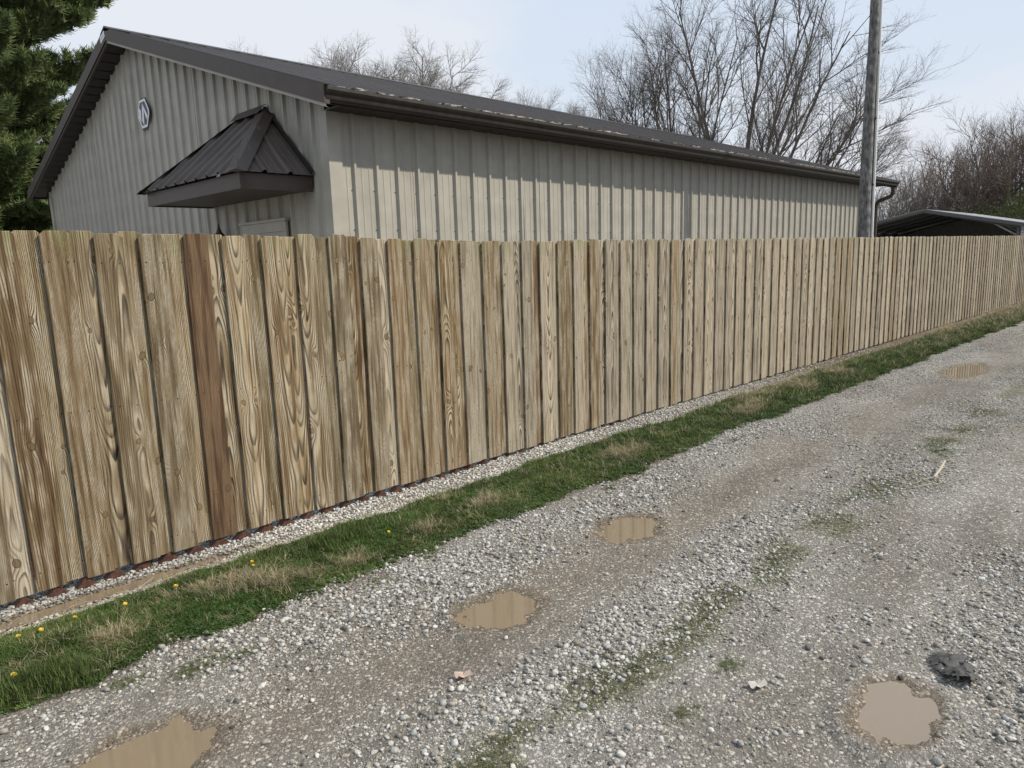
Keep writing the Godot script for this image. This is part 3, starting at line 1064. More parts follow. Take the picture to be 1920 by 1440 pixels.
func board_mesh(ci: int, flip: bool, ear: float) -> ArrayMesh:
	var mb := MB.new()
	var ch := 0.003
	var th := 0.0155
	var u0 := ((ci % COLS) + 0.02) / COLS
	var u1 := ((ci % COLS) + 0.98) / COLS
	if flip:
		var tmp := u0
		u0 = u1
		u1 = tmp
	var rows := float(CELLS / COLS)
	var v0 := ((ci / COLS) + 0.003) / rows
	var v1 := ((ci / COLS) + 0.997) / rows
	var U := func(p: Vector3) -> Vector2: return Vector2(lerpf(u0, u1, clampf(p.x / BW, 0.0, 1.0)), lerpf(v1, v0, p.y / BH))
	var e2 := ear * 0.95
	# outline of the front face, inset by the chamfer
	var F := [Vector3(ch, 0, 0), Vector3(BW - ch, 0, 0), Vector3(BW - ch, BH - e2, 0), Vector3(BW - ear, BH - ch, 0), Vector3(ear, BH - ch, 0), Vector3(ch, BH - e2, 0)]
	var S := [Vector3(0, 0, -ch), Vector3(BW, 0, -ch), Vector3(BW, BH - e2 + 0.001, -ch), Vector3(BW - ear + 0.001, BH, -ch), Vector3(ear - 0.001, BH, -ch), Vector3(0, BH - e2 + 0.001, -ch)]
	var K := []
	for p in S: K.append(Vector3(p.x, p.y, -th))
	var Z := Vector3(0, 0, 1)
	mb.quad(F[0], F[1], F[2], F[5], Z, U.call(F[0]), U.call(F[1]), U.call(F[2]), U.call(F[5]))
	mb.quad(F[5], F[2], F[3], F[4], Z, U.call(F[5]), U.call(F[2]), U.call(F[3]), U.call(F[4]))
	mb.quad(K[0], K[1], K[2], K[5], -Z, U.call(K[0]), U.call(K[1]), U.call(K[2]), U.call(K[5]))
	mb.quad(K[5], K[2], K[3], K[4], -Z, U.call(K[5]), U.call(K[2]), U.call(K[3]), U.call(K[4]))
	for i in 6:
		var j := (i + 1) % 6
		var out: Vector3 = (S[i] + S[j]) * 0.5 - Vector3(BW / 2, BH / 2, -ch)
		if i == 0: out = Vector3.DOWN
		if i != 0:
			mb.quad(F[i], F[j], S[j], S[i], out.normalized() + Z, U.call(F[i]), U.call(F[j]), U.call(S[j]), U.call(S[i]))
			mb.quad(S[i], S[j], K[j], K[i], out, U.call(S[i]), U.call(S[j]), U.call(S[j]) , U.call(S[i]))
		else:
			mb.quad(F[0], F[1], K[1], K[0], out, U.call(F[0]), U.call(F[1]), U.call(F[1]), U.call(F[0]))
	return mb.mesh()

func lut(x: float, xs: Array, ys: Array) -> float:
	if x <= xs[0]: return ys[0]
	for i in xs.size() - 1:
		if x < xs[i + 1]: return lerpf(ys[i], ys[i + 1], (x - xs[i]) / (xs[i + 1] - xs[i]))
	return ys[ys.size() - 1]

func fence_top(x: float) -> float:
	return lut(x, [0.0, 0.76, 2.1, 2.55, 2.7, 2.9, 3.86, 6.0, 8.96, 23.0, 33.0], [1.826, 1.820, 1.797, 1.796, 1.783, 1.779, 1.757, 1.764, 1.776, 1.826, 1.85])

func fence_foot(x: float) -> float:
	return lut(x, [0.0, 1.56, 2.74, 6.4, 12.0, 25.5, 33.0], [0.0, 0.010, 0.002, -0.004, -0.022, -0.058, -0.08])

func build_fence() -> void:
	wood_atlas()
	var fence := thing("wooden_fence", "long weathered pine privacy fence of overlapping dog-eared boards beside the gravel road", "fence", Vector3(0, 0, FZ))
	var r := RandomNumberGenerator.new()
	r.seed = 99
	var xs := [0.92, 1.149, 1.367, 1.599, 1.825, 2.063, 2.291, 2.522, 2.761, 2.982, 3.215, 3.431, 3.655, 3.878, 4.1, 4.322, 4.542, 4.771, 4.987, 5.221, 5.451, 5.689, 5.916, 6.131, 6.355, 6.594, 6.844, 7.062, 7.3, 7.531, 7.771, 8.014, 8.26, 8.504, 8.735, 8.974, 9.191, 9.423, 9.647, 9.887]
	var fx := []
	for k in range(9, 0, -1): fx.append(0.92 - 0.2315 * k)
	fx.append_array(xs)
	while fx[fx.size() - 1] < 32.0: fx.append(fx[fx.size() - 1] + 0.236 + r.randf_range(-0.008, 0.008))
	var cache := {}
	for layer in 2:
		for i in fx.size() - 1:
			var j := i - 8                      # j = 0 is the board that starts at x = 0.69
			var x: float = fx[i]
			var ci: int
			if layer == 0:
				ci = j if j >= 0 and j < 21 else (41 + r.randi() % 7 if j >= 21 else (j + 30) % 21)
			else:
				ci = 21 + j if j >= 0 and j < 20 else (41 + r.randi() % 7 if j >= 20 else 21 + (j + 30) % 20)
			if j >= 21 and r.randf() < 0.4: ci = [11, 13, 15, 16, 17, 19, 24, 30, 34, 36][r.randi() % 10]
			var flip := j >= 21 and r.randf() < 0.5
			var ear := 0.024 if j < 21 else 0.022
			var key := ci * 2 + int(flip)
			if not cache.has(key): cache[key] = board_mesh(ci, flip, ear)
			var w := r.randf_range(0.136, 0.143)
			var foot := fence_foot(x) + r.randf_range(-0.006, 0.006)
			var top := fence_top(x) + r.randf_range(-0.008, 0.008) - 0.004 * layer
			if layer == 1:
				x = (fx[i] + fx[i + 1] + 0.14) * 0.5 - 0.07 + r.randf_range(-0.006, 0.006)
			var o := part("board", cache[key], M.wood, fence)
			var yaw := r.randf_range(-0.012, 0.012) if layer == 0 else r.randf_range(-0.006, 0.006)
			o.transform = Transform3D(Basis(Vector3.UP, yaw) * Basis(Vector3(0, 0, 1), r.randf_range(-0.0035, 0.0035)) * Basis.from_scale(Vector3(w / BW, (top - foot) / BH, 1.0)), Vector3(x, foot, r.randf_range(-0.0015, 0.0015) - (0.0185 if layer == 1 else 0.0)))
	# rails and posts behind the boards
	for y in [0.16, 0.90, 1.62]:
		var x0 := -1.3
		while x0 < 32.0:
			var mb := MB.new()
			mb.box(Vector3(x0, y - 0.044, -0.087), Vector3(minf(x0 + 2.44, 32.2) - 0.004, y + 0.044, -0.047))
			part("rail", mb.mesh(), M.rail, fence)
			x0 += 2.44
	var px := -1.25
	while px < 32.0:
		var mb := MB.new()
		mb.box(Vector3(px, -0.2, -0.180), Vector3(px + 0.09, 1.66, -0.090))
		part("post", mb.mesh(), M.rail, fence)
		px += 2.44

	# red bricks set on their corners along the foot of the fence
	var edge := thing("brick_edging", "row of red bricks set on their corners under the fence foot", "edging", Vector3(0, 0, FZ))
	var bx := 0.20
	var bm := MB.new()
	bm.box(Vector3(-0.048, -0.048, -0.055), Vector3(0.048, 0.048, 0.0))
	var bmesh := bm.mesh()
	while bx < 6.0:
		var o := part("brick", bmesh, M.brick, edge)
		var t := 0.78 + r.randf_range(-0.07, 0.07)
		o.transform = Transform3D(Basis(Vector3(0, 0, 1), t) * Basis.from_scale(Vector3(1.0 + r.randf_range(-0.04, 0.1), 1, 1)), Vector3(bx, -0.072 + r.randf_range(-0.008, 0.008) + fence_foot(bx), -0.012 + r.randf_range(-0.01, 0.006)))
		bx += 0.145 + r.randf_range(-0.006, 0.008)


# ---------------------------------------------------------------- pole and carport
func build_pole() -> void:
	var P := thing("utility_pole", "weathered grey wooden utility pole with a pale conduit rising behind the fence", "pole", Vector3(14.22, -0.1, -4.85))
	var mb := MB.new()
	var pts := PackedVector3Array()
	var rad := PackedFloat32Array()
	for k in 19:
		pts.append(Vector3(-0.018 * k * 0.5, k * 0.5, 0.01 * sin(k * 0.7)))
		rad.append(0.120 - 0.0036 * k)
	mb.tube(pts, rad, 20, true)
	var wm := mat(0.20, 0.198, 0.195, 0.95)
	var s := 256
	var fi := noise(300, 0.22, 3).get_seamless_image(s, 24)
	fi.resize(s, s, Image.INTERPOLATE_CUBIC)
	fi.convert(Image.FORMAT_L8)
	var f := fi.get_data()
	var bi := noise(301, 0.03, 4).get_seamless_image(s, s)
	bi.convert(Image.FORMAT_L8)
	var b := bi.get_data()
	var col := PackedByteArray()
	col.resize(s * s * 3)
	var hgt := PackedByteArray()
	hgt.resize(s * s)
	for i in s * s:
		var g := 0.62 + 0.30 * (f[i] / 255.0 - 0.5) + 0.55 * (b[i] / 255.0 - 0.5)
		if f[i] < 62: g *= 0.55
		for k in 3: col[i * 3 + k] = int(clampf(g * [0.99, 1.0, 1.02][k], 0.0, 1.0) * 255.0)
		hgt[i] = f[i]
	wm.albedo_color = Color(0.70, 0.685, 0.66)
	wm.albedo_texture = ImageTexture.create_from_image(Image.create_from_data(s, s, false, Image.FORMAT_RGB8, col))
	wm.heightmap_enabled = true
	wm.heightmap_texture = ImageTexture.create_from_image(Image.create_from_data(s, s, false, Image.FORMAT_L8, hgt))
	wm.heightmap_scale = 0.8
	wm.uv1_triplanar = true
	wm.uv1_scale = Vector3(1.6, 0.7, 1.6)
	part("shaft", mb.mesh(), wm, P)
	# the conduit stands on the side turned away from the building's gable, seen at the pole's right edge
	var side := Vector3(0.60, 0, 0.80).normalized()
	mb = MB.new()
	var a := PackedVector3Array()
	var ra := PackedFloat32Array()
	for k in 17:
		var y := 0.1 + k * 0.5
		a.append(Vector3(-0.018 * y, y, 0) + side * (0.120 - 0.0072 * y + 0.030))
		ra.append(0.032)
	mb.tube(a, ra, 10)
	part("conduit", mb.mesh(), M.pvc, P)
	mb = MB.new()
	for y in [1.87, 2.62]:
		var c = Vector3(-0.018 * y, y, 0) + side * (0.120 - 0.0072 * y + 0.030)
		mb.tube(PackedVector3Array([c, c + Vector3(0, 0.07, 0)]), PackedFloat32Array([0.037, 0.037]), 10, true)
	part("coupling", mb.mesh(), M.pvc, P)
	mb = MB.new()
	for y in [1.90, 2.85, 4.0, 5.1]:
		var c = Vector3(-0.018 * y, y, 0) + side * (0.120 - 0.0072 * y + 0.026)
		mb.tube(PackedVector3Array([c - side * 0.03, c]), PackedFloat32Array([0.040, 0.034]), 8, true)
	part("strap", mb.mesh(), M.dark, P)
	mb = MB.new()
	var w := PackedVector3Array()
	var rw := PackedFloat32Array()
	var side2 := Vector3(0.18, 0, 0.98).normalized()
	for k in 17:
		var y := 0.1 + k * 0.5
		w.append(Vector3(-0.018 * y, y, 0) + side2 * (0.120 - 0.0072 * y + 0.004))
		rw.append(0.0065)
	mb.tube(w, rw, 6)
	part("ground_wire", mb.mesh(), M.dark, P)

func build_carport() -> void:
	var C := thing("carport", "low open metal carport with pale roof and dark inside beyond the grey building", "carport", Vector3(28, -0.08, -7.6))
	var hw := 2.95
	var yr := 2.93
	var ye := 2.31
	var L := 7.0
	var roof := group_part("roof", C)
	var run := Vector2(hw, yr - ye).length()
	for side in [1, -1]:
		var up := Vector3(0, yr - ye, -side * hw) / run
		var nr := Vector3(0, hw, side * (yr - ye)) / run
		for k in 8:
			var mb := MB.new()
			var pr := rib_profile(L / 8.0, k * L / 8.0)
			for i in pr.size() - 1:
				var pa: Vector3 = Vector3(k * L / 8.0 + pr[i][0] - 0.15, ye, side * hw) + nr * pr[i][1]
				var pb: Vector3 = Vector3(k * L / 8.0 + pr[i + 1][0] - 0.15, ye, side * hw) + nr * pr[i + 1][1]
				mb.quad(pa, pb, pb + up * run, pa + up * run, nr)
			part("roof_panel", mb.mesh(), M.carport_roof, roof, nr * 0.0022 * (k % 2))
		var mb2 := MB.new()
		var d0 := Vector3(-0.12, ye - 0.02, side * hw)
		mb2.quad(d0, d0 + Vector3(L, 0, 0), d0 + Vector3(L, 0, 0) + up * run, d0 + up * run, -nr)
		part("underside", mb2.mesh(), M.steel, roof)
		mb2 = MB.new()
		mb2.bar(Vector3(-0.17, ye - 0.05, side * hw), Vector3(-0.17, yr - 0.05, 0), 0.02, 0.085)
		part("edge_trim", mb2.mesh(), M.carport_frame, roof)
	for k in 6:
		var x := 0.02 + k * 1.32
		for side in [1, -1]:
			var mb := MB.new()
			mb.bar(Vector3(x, ye - 0.10, side * (hw - 0.18)), Vector3(x, yr - 0.075, 0), 0.06, 0.06)
			part("rafter", mb.mesh(), M.carport_frame, C)
			mb = MB.new()
			mb.bar(Vector3(x, -0.1, side * (hw - 0.24)), Vector3(x, ye - 0.06, side * (hw - 0.24)), 0.065, 0.065, Vector3(1, 0, 0))
			part("post", mb.mesh(), M.carport_frame, C)
			mb = MB.new()
			mb.bar(Vector3(x, ye - 0.34, side * (hw - 0.26)), Vector3(x, ye + 0.035, side * (hw - 0.88)), 0.05, 0.05)
			part("brace", mb.mesh(), M.steel, C)
	# closed back, closed far side and the upper part of the near side
	var mb3 := MB.new()
	mb3.box(Vector3(L - 0.32, -0.1, -hw + 0.1), Vector3(L - 0.30, ye - 0.05, hw - 0.1))
	mb3.quad(Vector3(L - 0.31, ye - 0.06, -hw + 0.1), Vector3(L - 0.31, ye - 0.06, hw - 0.1), Vector3(L - 0.31, yr - 0.04, 0.1), Vector3(L - 0.31, yr - 0.04, -0.1), Vector3(-1, 0, 0))
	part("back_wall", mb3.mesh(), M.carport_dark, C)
	mb3 = MB.new()
	mb3.box(Vector3(0.1, -0.1, -hw + 0.12), Vector3(L - 0.34, ye - 0.04, -hw + 0.14))
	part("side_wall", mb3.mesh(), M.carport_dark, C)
	for k in 4:
		mb3 = MB.new()
		mb3.box(Vector3(0.07, ye - 0.04 - 0.22 * (k + 1), hw - 0.19), Vector3(L - 0.34, ye - 0.05 - 0.22 * k, hw - 0.17))
		part("side_panel", mb3.mesh(), M.carport_frame, C)
	mb3 = MB.new()
	mb3.box(Vector3(0.07, -0.1, hw - 0.19), Vector3(L - 0.34, ye - 0.05 - 0.22 * 4, hw - 0.17))
	part("side_wall", mb3.mesh(), M.carport_dark, C)


# ---------------------------------------------------------------- trees
# a place on the ground in the direction that the photograph shows at column px, at a distance in metres
func spot(px: float, dist: float, y := -0.15) -> Vector3:
	var cx := (px - 960.0) / 1340.0
	var cy := (430.0 - 720.0) / 1340.0
	var d := Vector3(0.70241832 * cx - 0.14317627 * cy + 0.69721522, 0.0, 0.71113051 * cx + 0.09983946 * cy - 0.69593497).normalized()
	return Vector3(d.x * dist, y, d.z * dist)

func grow(mb: MB, r: RandomNumberGenerator, p: Vector3, dir: Vector3, len_: float, rad: float, level: int, cfg: Dictionary) -> void:
	var segs: int = cfg.segs[level]
	var pts := PackedVector3Array([p])
	var rads := PackedFloat32Array([rad])
	var d := dir
	var q := p
	var tip: float = cfg.tip[level]
	for s in segs:
		d = (d + Vector3(r.randfn(0, 1), r.randfn(0, 1), r.randfn(0, 1)) * cfg.wob[level] + Vector3(0, cfg.up[level], 0)).normalized()
		q += d * len_ / segs
		pts.append(q)
		rads.append(lerpf(rad, rad * tip, float(s + 1) / segs))
	mb.tube(pts, rads, cfg.sides[level])
	if level + 1 >= cfg.segs.size(): return
	var n: int = cfg.kids[level]
	n = maxi(1, int(round(n * r.randf_range(0.75, 1.25))))
	for k in n:
		var f := lerpf(cfg.first[level], 1.0, (k + r.randf()) / n)
		var at := f * segs
		var i := mini(int(at), segs - 1)
		var o := pts[i].lerp(pts[i + 1], at - i)
		var axis := (pts[i + 1] - pts[i]).normalized()
		var sidev := axis.cross(Vector3(r.randfn(0, 1), r.randfn(0, 1), r.randfn(0, 1))).normalized()
		var ang: float = deg_to_rad(r.randf_range(cfg.ang[level][0], cfg.ang[level][1]))
		var cd := (axis * cos(ang) + sidev * sin(ang)).normalized()
		if cd.y < cfg.get("miny", -0.2): cd.y = absf(cd.y) * 0.4
		var cl: float = cfg.len[level + 1] * r.randf_range(0.65, 1.25) * lerpf(1.0, cfg.taper, f)
		var cr: float = minf(rads[i] * 0.72, cfg.rad[level + 1] * r.randf_range(0.8, 1.15))
		grow(mb, r, o, cd.normalized(), cl, cr, level + 1, cfg)

# stems: list of [direction, length, radius] springing from the head of the trunk
func bare_tree(seed_: int, trunk_h: float, trunk_r: float, stems: Array, cfg: Dictionary) -> Array:
	var r := RandomNumberGenerator.new()
	r.seed = seed_
	var tr := MB.new()
	tr.tube(PackedVector3Array([Vector3(0, -0.1, 0), Vector3(0.02, trunk_h * 0.3, 0), Vector3(0, trunk_h + 0.15, 0.03)]), PackedFloat32Array([trunk_r * 1.35, trunk_r, trunk_r * 0.85]), 10)
	var cr := MB.new()
	for s in stems:
		var d: Vector3 = s[0]
		grow(cr, r, Vector3(d.x * trunk_r * 0.5, trunk_h - 0.1 + r.randf_range(-0.3, 0.1), d.z * trunk_r * 0.5), d.normalized(), s[1], s[2], 0, cfg)
	return [tr.mesh(), cr.mesh()]

func put_tree(called: String, label: String, category: String, meshes: Array, m: Material, at: Vector3, turn: float, scale_: Vector3, group := "") -> Node3D:
	var t := thing(called, label, category, at, group)
	t.basis = Basis(Vector3.UP, turn) * Basis.from_scale(scale_)
	part("trunk", meshes[0], m, t)
	part("crown", meshes[1], m, t)
	return t

func build_trees() -> void:
	# directions in the picture's frame: across (to the right) and towards the camera
	var across := Vector3(0.70, 0, 0.71)
	var deep := Vector3(0.70, 0, -0.71)
	var cfg := {"segs": [9, 6, 4, 3, 2], "sides": [7, 5, 4, 3, 3], "tip": [0.22, 0.25, 0.3, 0.4, 0.5], "wob": [0.05, 0.075, 0.09, 0.11, 0.12], "up": [0.035, 0.045, 0.04, 0.03, 0.02],
		"kids": [12, 7, 5, 4, 0], "first": [0.14, 0.18, 0.15, 0.15, 0.1], "ang": [[16, 42], [20, 50], [22, 55], [25, 60], [0, 0]], "len": [9.0, 3.6, 1.75, 0.85, 0.38], "rad": [0.11, 0.036, 0.015, 0.0080, 0.0056], "taper": 0.55, "miny": -0.05}
	# the big spreading tree behind the roof
	var stems := []
	for s in [[0.05, 0.1, 1.0, 11.5, 0.17], [0.40, 0.1, 1.0, 11.0, 0.15], [0.80, -0.2, 1.0, 10.0, 0.13], [1.15, 0.2, 0.85, 9.5, 0.12], [1.55, -0.1, 0.80, 8.5, 0.11], [1.9, 0.25, 0.62, 8.0, 0.10], [-0.28, 0.2, 1.0, 11.0, 0.14], [0.6, 0.6, 1.0, 9.5, 0.12], [0.25, -0.5, 1.0, 10.0, 0.12], [1.35, 0.5, 0.6, 7.6, 0.10]]:
		stems.append([across * s[0] + deep * s[1] + Vector3(0, s[2] * 1.15, 0), s[3] * 0.84, s[4] * 0.70])
	var big := bare_tree(71, 2.2, 0.42, stems, cfg)
	put_tree("bare_tree", "large leafless tree with a thick forked trunk and arching limbs behind the pole", "tree", big, M.bark, spot(1382, 30.0), 0.0, Vector3.ONE)
	stems = []
	for s in [[-0.1, 0.1, 1.0, 11.0, 0.13], [0.22, 0.2, 1.0, 11.5, 0.13], [-0.40, 0.0, 1.0, 10.0, 0.12], [-0.75, 0.3, 1.0, 9.5, 0.11], [0.05, -0.4, 1.0, 10.5, 0.11], [-0.2, 0.5, 1.0, 10.5, 0.11]]:
		stems.append([across * s[0] + deep * s[1] + Vector3(0, s[2] * 1.3, 0), s[3] * 0.82, s[4] * 0.66])
	var second := bare_tree(72, 1.4, 0.34, stems, cfg)
	put_tree("bare_tree", "leafless tree of many straight upright stems left of the forked trunk", "tree", second, M.bark, spot(1292, 31.0), 0.0, Vector3.ONE)
	stems = []
	for s in [[-0.55, 0.1, 1.0, 8.8, 0.12], [-0.28, -0.2, 1.0, 9.4, 0.12], [0.0, 0.3, 1.0, 9.6, 0.11], [-0.9, 0.2, 1.0, 7.6, 0.10]]:
		stems.append([across * s[0] + deep * s[1] + Vector3(0, s[2] * 1.25, 0), s[3] * 0.82, s[4] * 0.66])
	var third := bare_tree(73, 1.2, 0.28, stems, cfg)
	put_tree("bare_tree", "leafless tree leaning away from the pole over the middle of the roof", "tree", third, M.bark, spot(1222, 31.5), 0.0, Vector3.ONE)

	# smaller trees of a distant row
	var cfg2 := {"segs": [8, 5, 4, 3], "sides": [6, 4, 3, 3], "tip": [0.2, 0.3, 0.35, 0.5], "wob": [0.05, 0.08, 0.1, 0.12], "up": [0.04, 0.04, 0.03, 0.02],
		"kids": [15, 10, 7, 0], "first": [0.25, 0.15, 0.12, 0.1], "ang": [[22, 50], [25, 55], [28, 60], [0, 0]], "len": [7.0, 2.6, 1.25, 0.6], "rad": [0.10, 0.032, 0.014, 0.009], "taper": 0.5, "miny": -0.1}
	var far := []
	for k in 3:
		stems = []
		for s in 4 + k:
			var a := TAU * (s + 0.3 * k) / (4.0 + k)
			stems.append([Vector3(cos(a) * 0.32, 1.0, sin(a) * 0.32), 7.0 + 0.6 * (s % 3), 0.10])
		far.append(bare_tree(80 + k, 3.6, 0.20, stems, cfg2))
	var row := [[566, 47, 1.13], [642, 49, 1.20], [700, 46, 1.15], [735, 52, 1.34], [782, 46, 1.20], [826, 47, 1.08], [865, 55, 1.00]]
	for i in row.size():
		var q: Array = row[i]
		put_tree("distant_tree", "small leafless round-headed tree peeping over the roof ridge nearer the gable", "tree", far[i % 3], M.bark_grey, spot(q[0], q[1]), i * 1.7, Vector3.ONE * q[2], "bare trees beyond the ridge")
	row = [[962, 52, 0.92], [1010, 50, 1.0], [1056, 52, 1.08], [1110, 52, 1.05]]
	for i in row.size():
		var q: Array = row[i]
		put_tree("distant_tree", "slender leafless tree over the ridge beside the big spreading trees", "tree", far[(i + 1) % 3], M.bark_grey, spot(q[0], q[1]), i * 2.3 + 0.5, Vector3(0.8, 1.0, 0.8) * q[2], "slender trees beyond the ridge")

	# thicket beyond the carport
	var cfg3 := {"segs": [7, 5, 4, 3], "sides": [6, 4, 3, 3], "tip": [0.2, 0.3, 0.35, 0.5], "wob": [0.06, 0.09, 0.1, 0.12], "up": [0.05, 0.06, 0.06, 0.04],
		"kids": [12, 7, 5, 0], "first": [0.1, 0.12, 0.12, 0.1], "ang": [[18, 50], [22, 55], [25, 55], [0, 0]], "len": [5.0, 2.2, 1.15, 0.6], "rad": [0.07, 0.028, 0.013, 0.009], "taper": 0.6, "miny": -0.1}
	var thk := []
	for k in 3:
		stems = []
		for s in 6 + k:
			var a := TAU * (s + 0.37 * k) / (6.0 + k)
			var lean := 0.25 + 0.35 * ((s * 7) % 5) / 5.0
			stems.append([Vector3(cos(a) * lean, 1.0, sin(a) * lean), 5.0 + 0.5 * (s % 3), 0.075])
		thk.append(bare_tree(90 + k, 0.9, 0.20, stems, cfg3))
	row = [[1650, 46, 0.72, 0], [1682, 42, 0.72, 0], [1712, 50, 0.90, 0], [1742, 44, 0.84, 0], [1775, 41, 0.88, 1], [1808, 46, 1.02, 1], [1842, 42, 1.00, 1], [1880, 44, 1.10, 1], [1915, 42, 1.08, 1], [1950, 45, 1.1, 1], [1990, 43, 1.1, 1]]
	for i in row.size():
		var q: Array = row[i]
		if q[3] == 0:
			put_tree("thicket_tree", "low brown leafless tree in the thicket between pole and carport peak", "tree", thk[i % 3], M.bark_grey, spot(q[0], q[1]), i * 1.3, Vector3.ONE * q[2], "brown thicket trees")
		else:
			put_tree("thicket_tree", "reddish brown leafless tree of crowded upright twigs beyond the pale carport roof", "tree", thk[i % 3], M.bark_red, spot(q[0], q[1]), i * 1.9, Vector3.ONE * q[2], "reddish thicket trees")

	# leafing shrubs in front of the thicket
	var lf := MB.new()
	lf.use_c = true
	for k in 14:
		var c := Vector3(rng.randfn(0, 0.16), rng.randfn(0, 0.13), rng.randfn(0, 0.16))
		var a := Vector3(rng.randfn(0, 1), rng.randfn(0, 1), rng.randfn(0, 1)).normalized() * rng.randf_range(0.02, 0.035)
		var b := a.cross(Vector3(rng.randfn(0, 1), rng.randfn(0, 1), rng.randfn(0, 1))).normalized() * a.length() * 0.6
		lf.col = Color(1, 1, 1) * rng.randf_range(0.75, 1.1)
		lf.quad(c - a, c + b, c + a, c - b, Vector3.UP)
	var lmesh := lf.mesh()
	var shrubs := [[1885, 38.5, 2.6, 4.3, 0], [1830, 40.0, 2.1, 3.7, 0], [1940, 37.5, 2.6, 4.4, 0], [1668, 38, 1.5, 3.3, 1], [1700, 39, 1.6, 3.6, 1], [1735, 38.5, 1.6, 3.4, 1], [1775, 39.5, 1.6, 3.6, 1]]
	for i in shrubs.size():
		var q: Array = shrubs[i]
		var t := thing("shrub", "round shrub in fresh green leaf beyond the carport's pale roof" if q[4] == 0 else "thin olive shrub just breaking leaf behind the carport peak", "shrub", spot(q[0], q[1]), "green shrubs" if q[4] == 0 else "olive shrubs")
		var st := MB.new()
		var ends := []
		for k in 26:
			var a := rng.randf() * TAU
			var rr: float = sqrt(rng.randf()) * q[2]
			var top := Vector3(cos(a) * rr, q[3] * sqrt(maxf(0.1, 1.0 - pow(rr / q[2], 2.0))) * rng.randf_range(0.7, 1.0), sin(a) * rr)
			st.tube(PackedVector3Array([Vector3(0, 0, 0), top * Vector3(0.4, 0.55, 0.4), top]), PackedFloat32Array([0.03, 0.018, 0.006]), 4)
			ends.append(top)
		part("stems", st.mesh(), M.bark_grey, t)
		var xf := []
		var cs := PackedColorArray()
		for k in (3600 if q[4] == 0 else 900):
			var e: Vector3 = ends[rng.randi() % ends.size()]
			var p := e * rng.randf_range(0.45, 1.02) + Vector3(rng.randfn(0, 0.22), rng.randfn(0, 0.2), rng.randfn(0, 0.22))
			xf.append(Transform3D(Basis(Vector3(rng.randfn(0, 1), rng.randfn(0, 1), rng.randfn(0, 1)).normalized(), rng.randf() * TAU), p))
			var g := rng.randf_range(0.7, 1.3)
			cs.append((Color(0.085, 0.105, 0.030) if q[4] == 0 else Color(0.115, 0.108, 0.045)) * g)
		many("foliage", lmesh, M.leaf, t, xf, cs)
	build_pine()

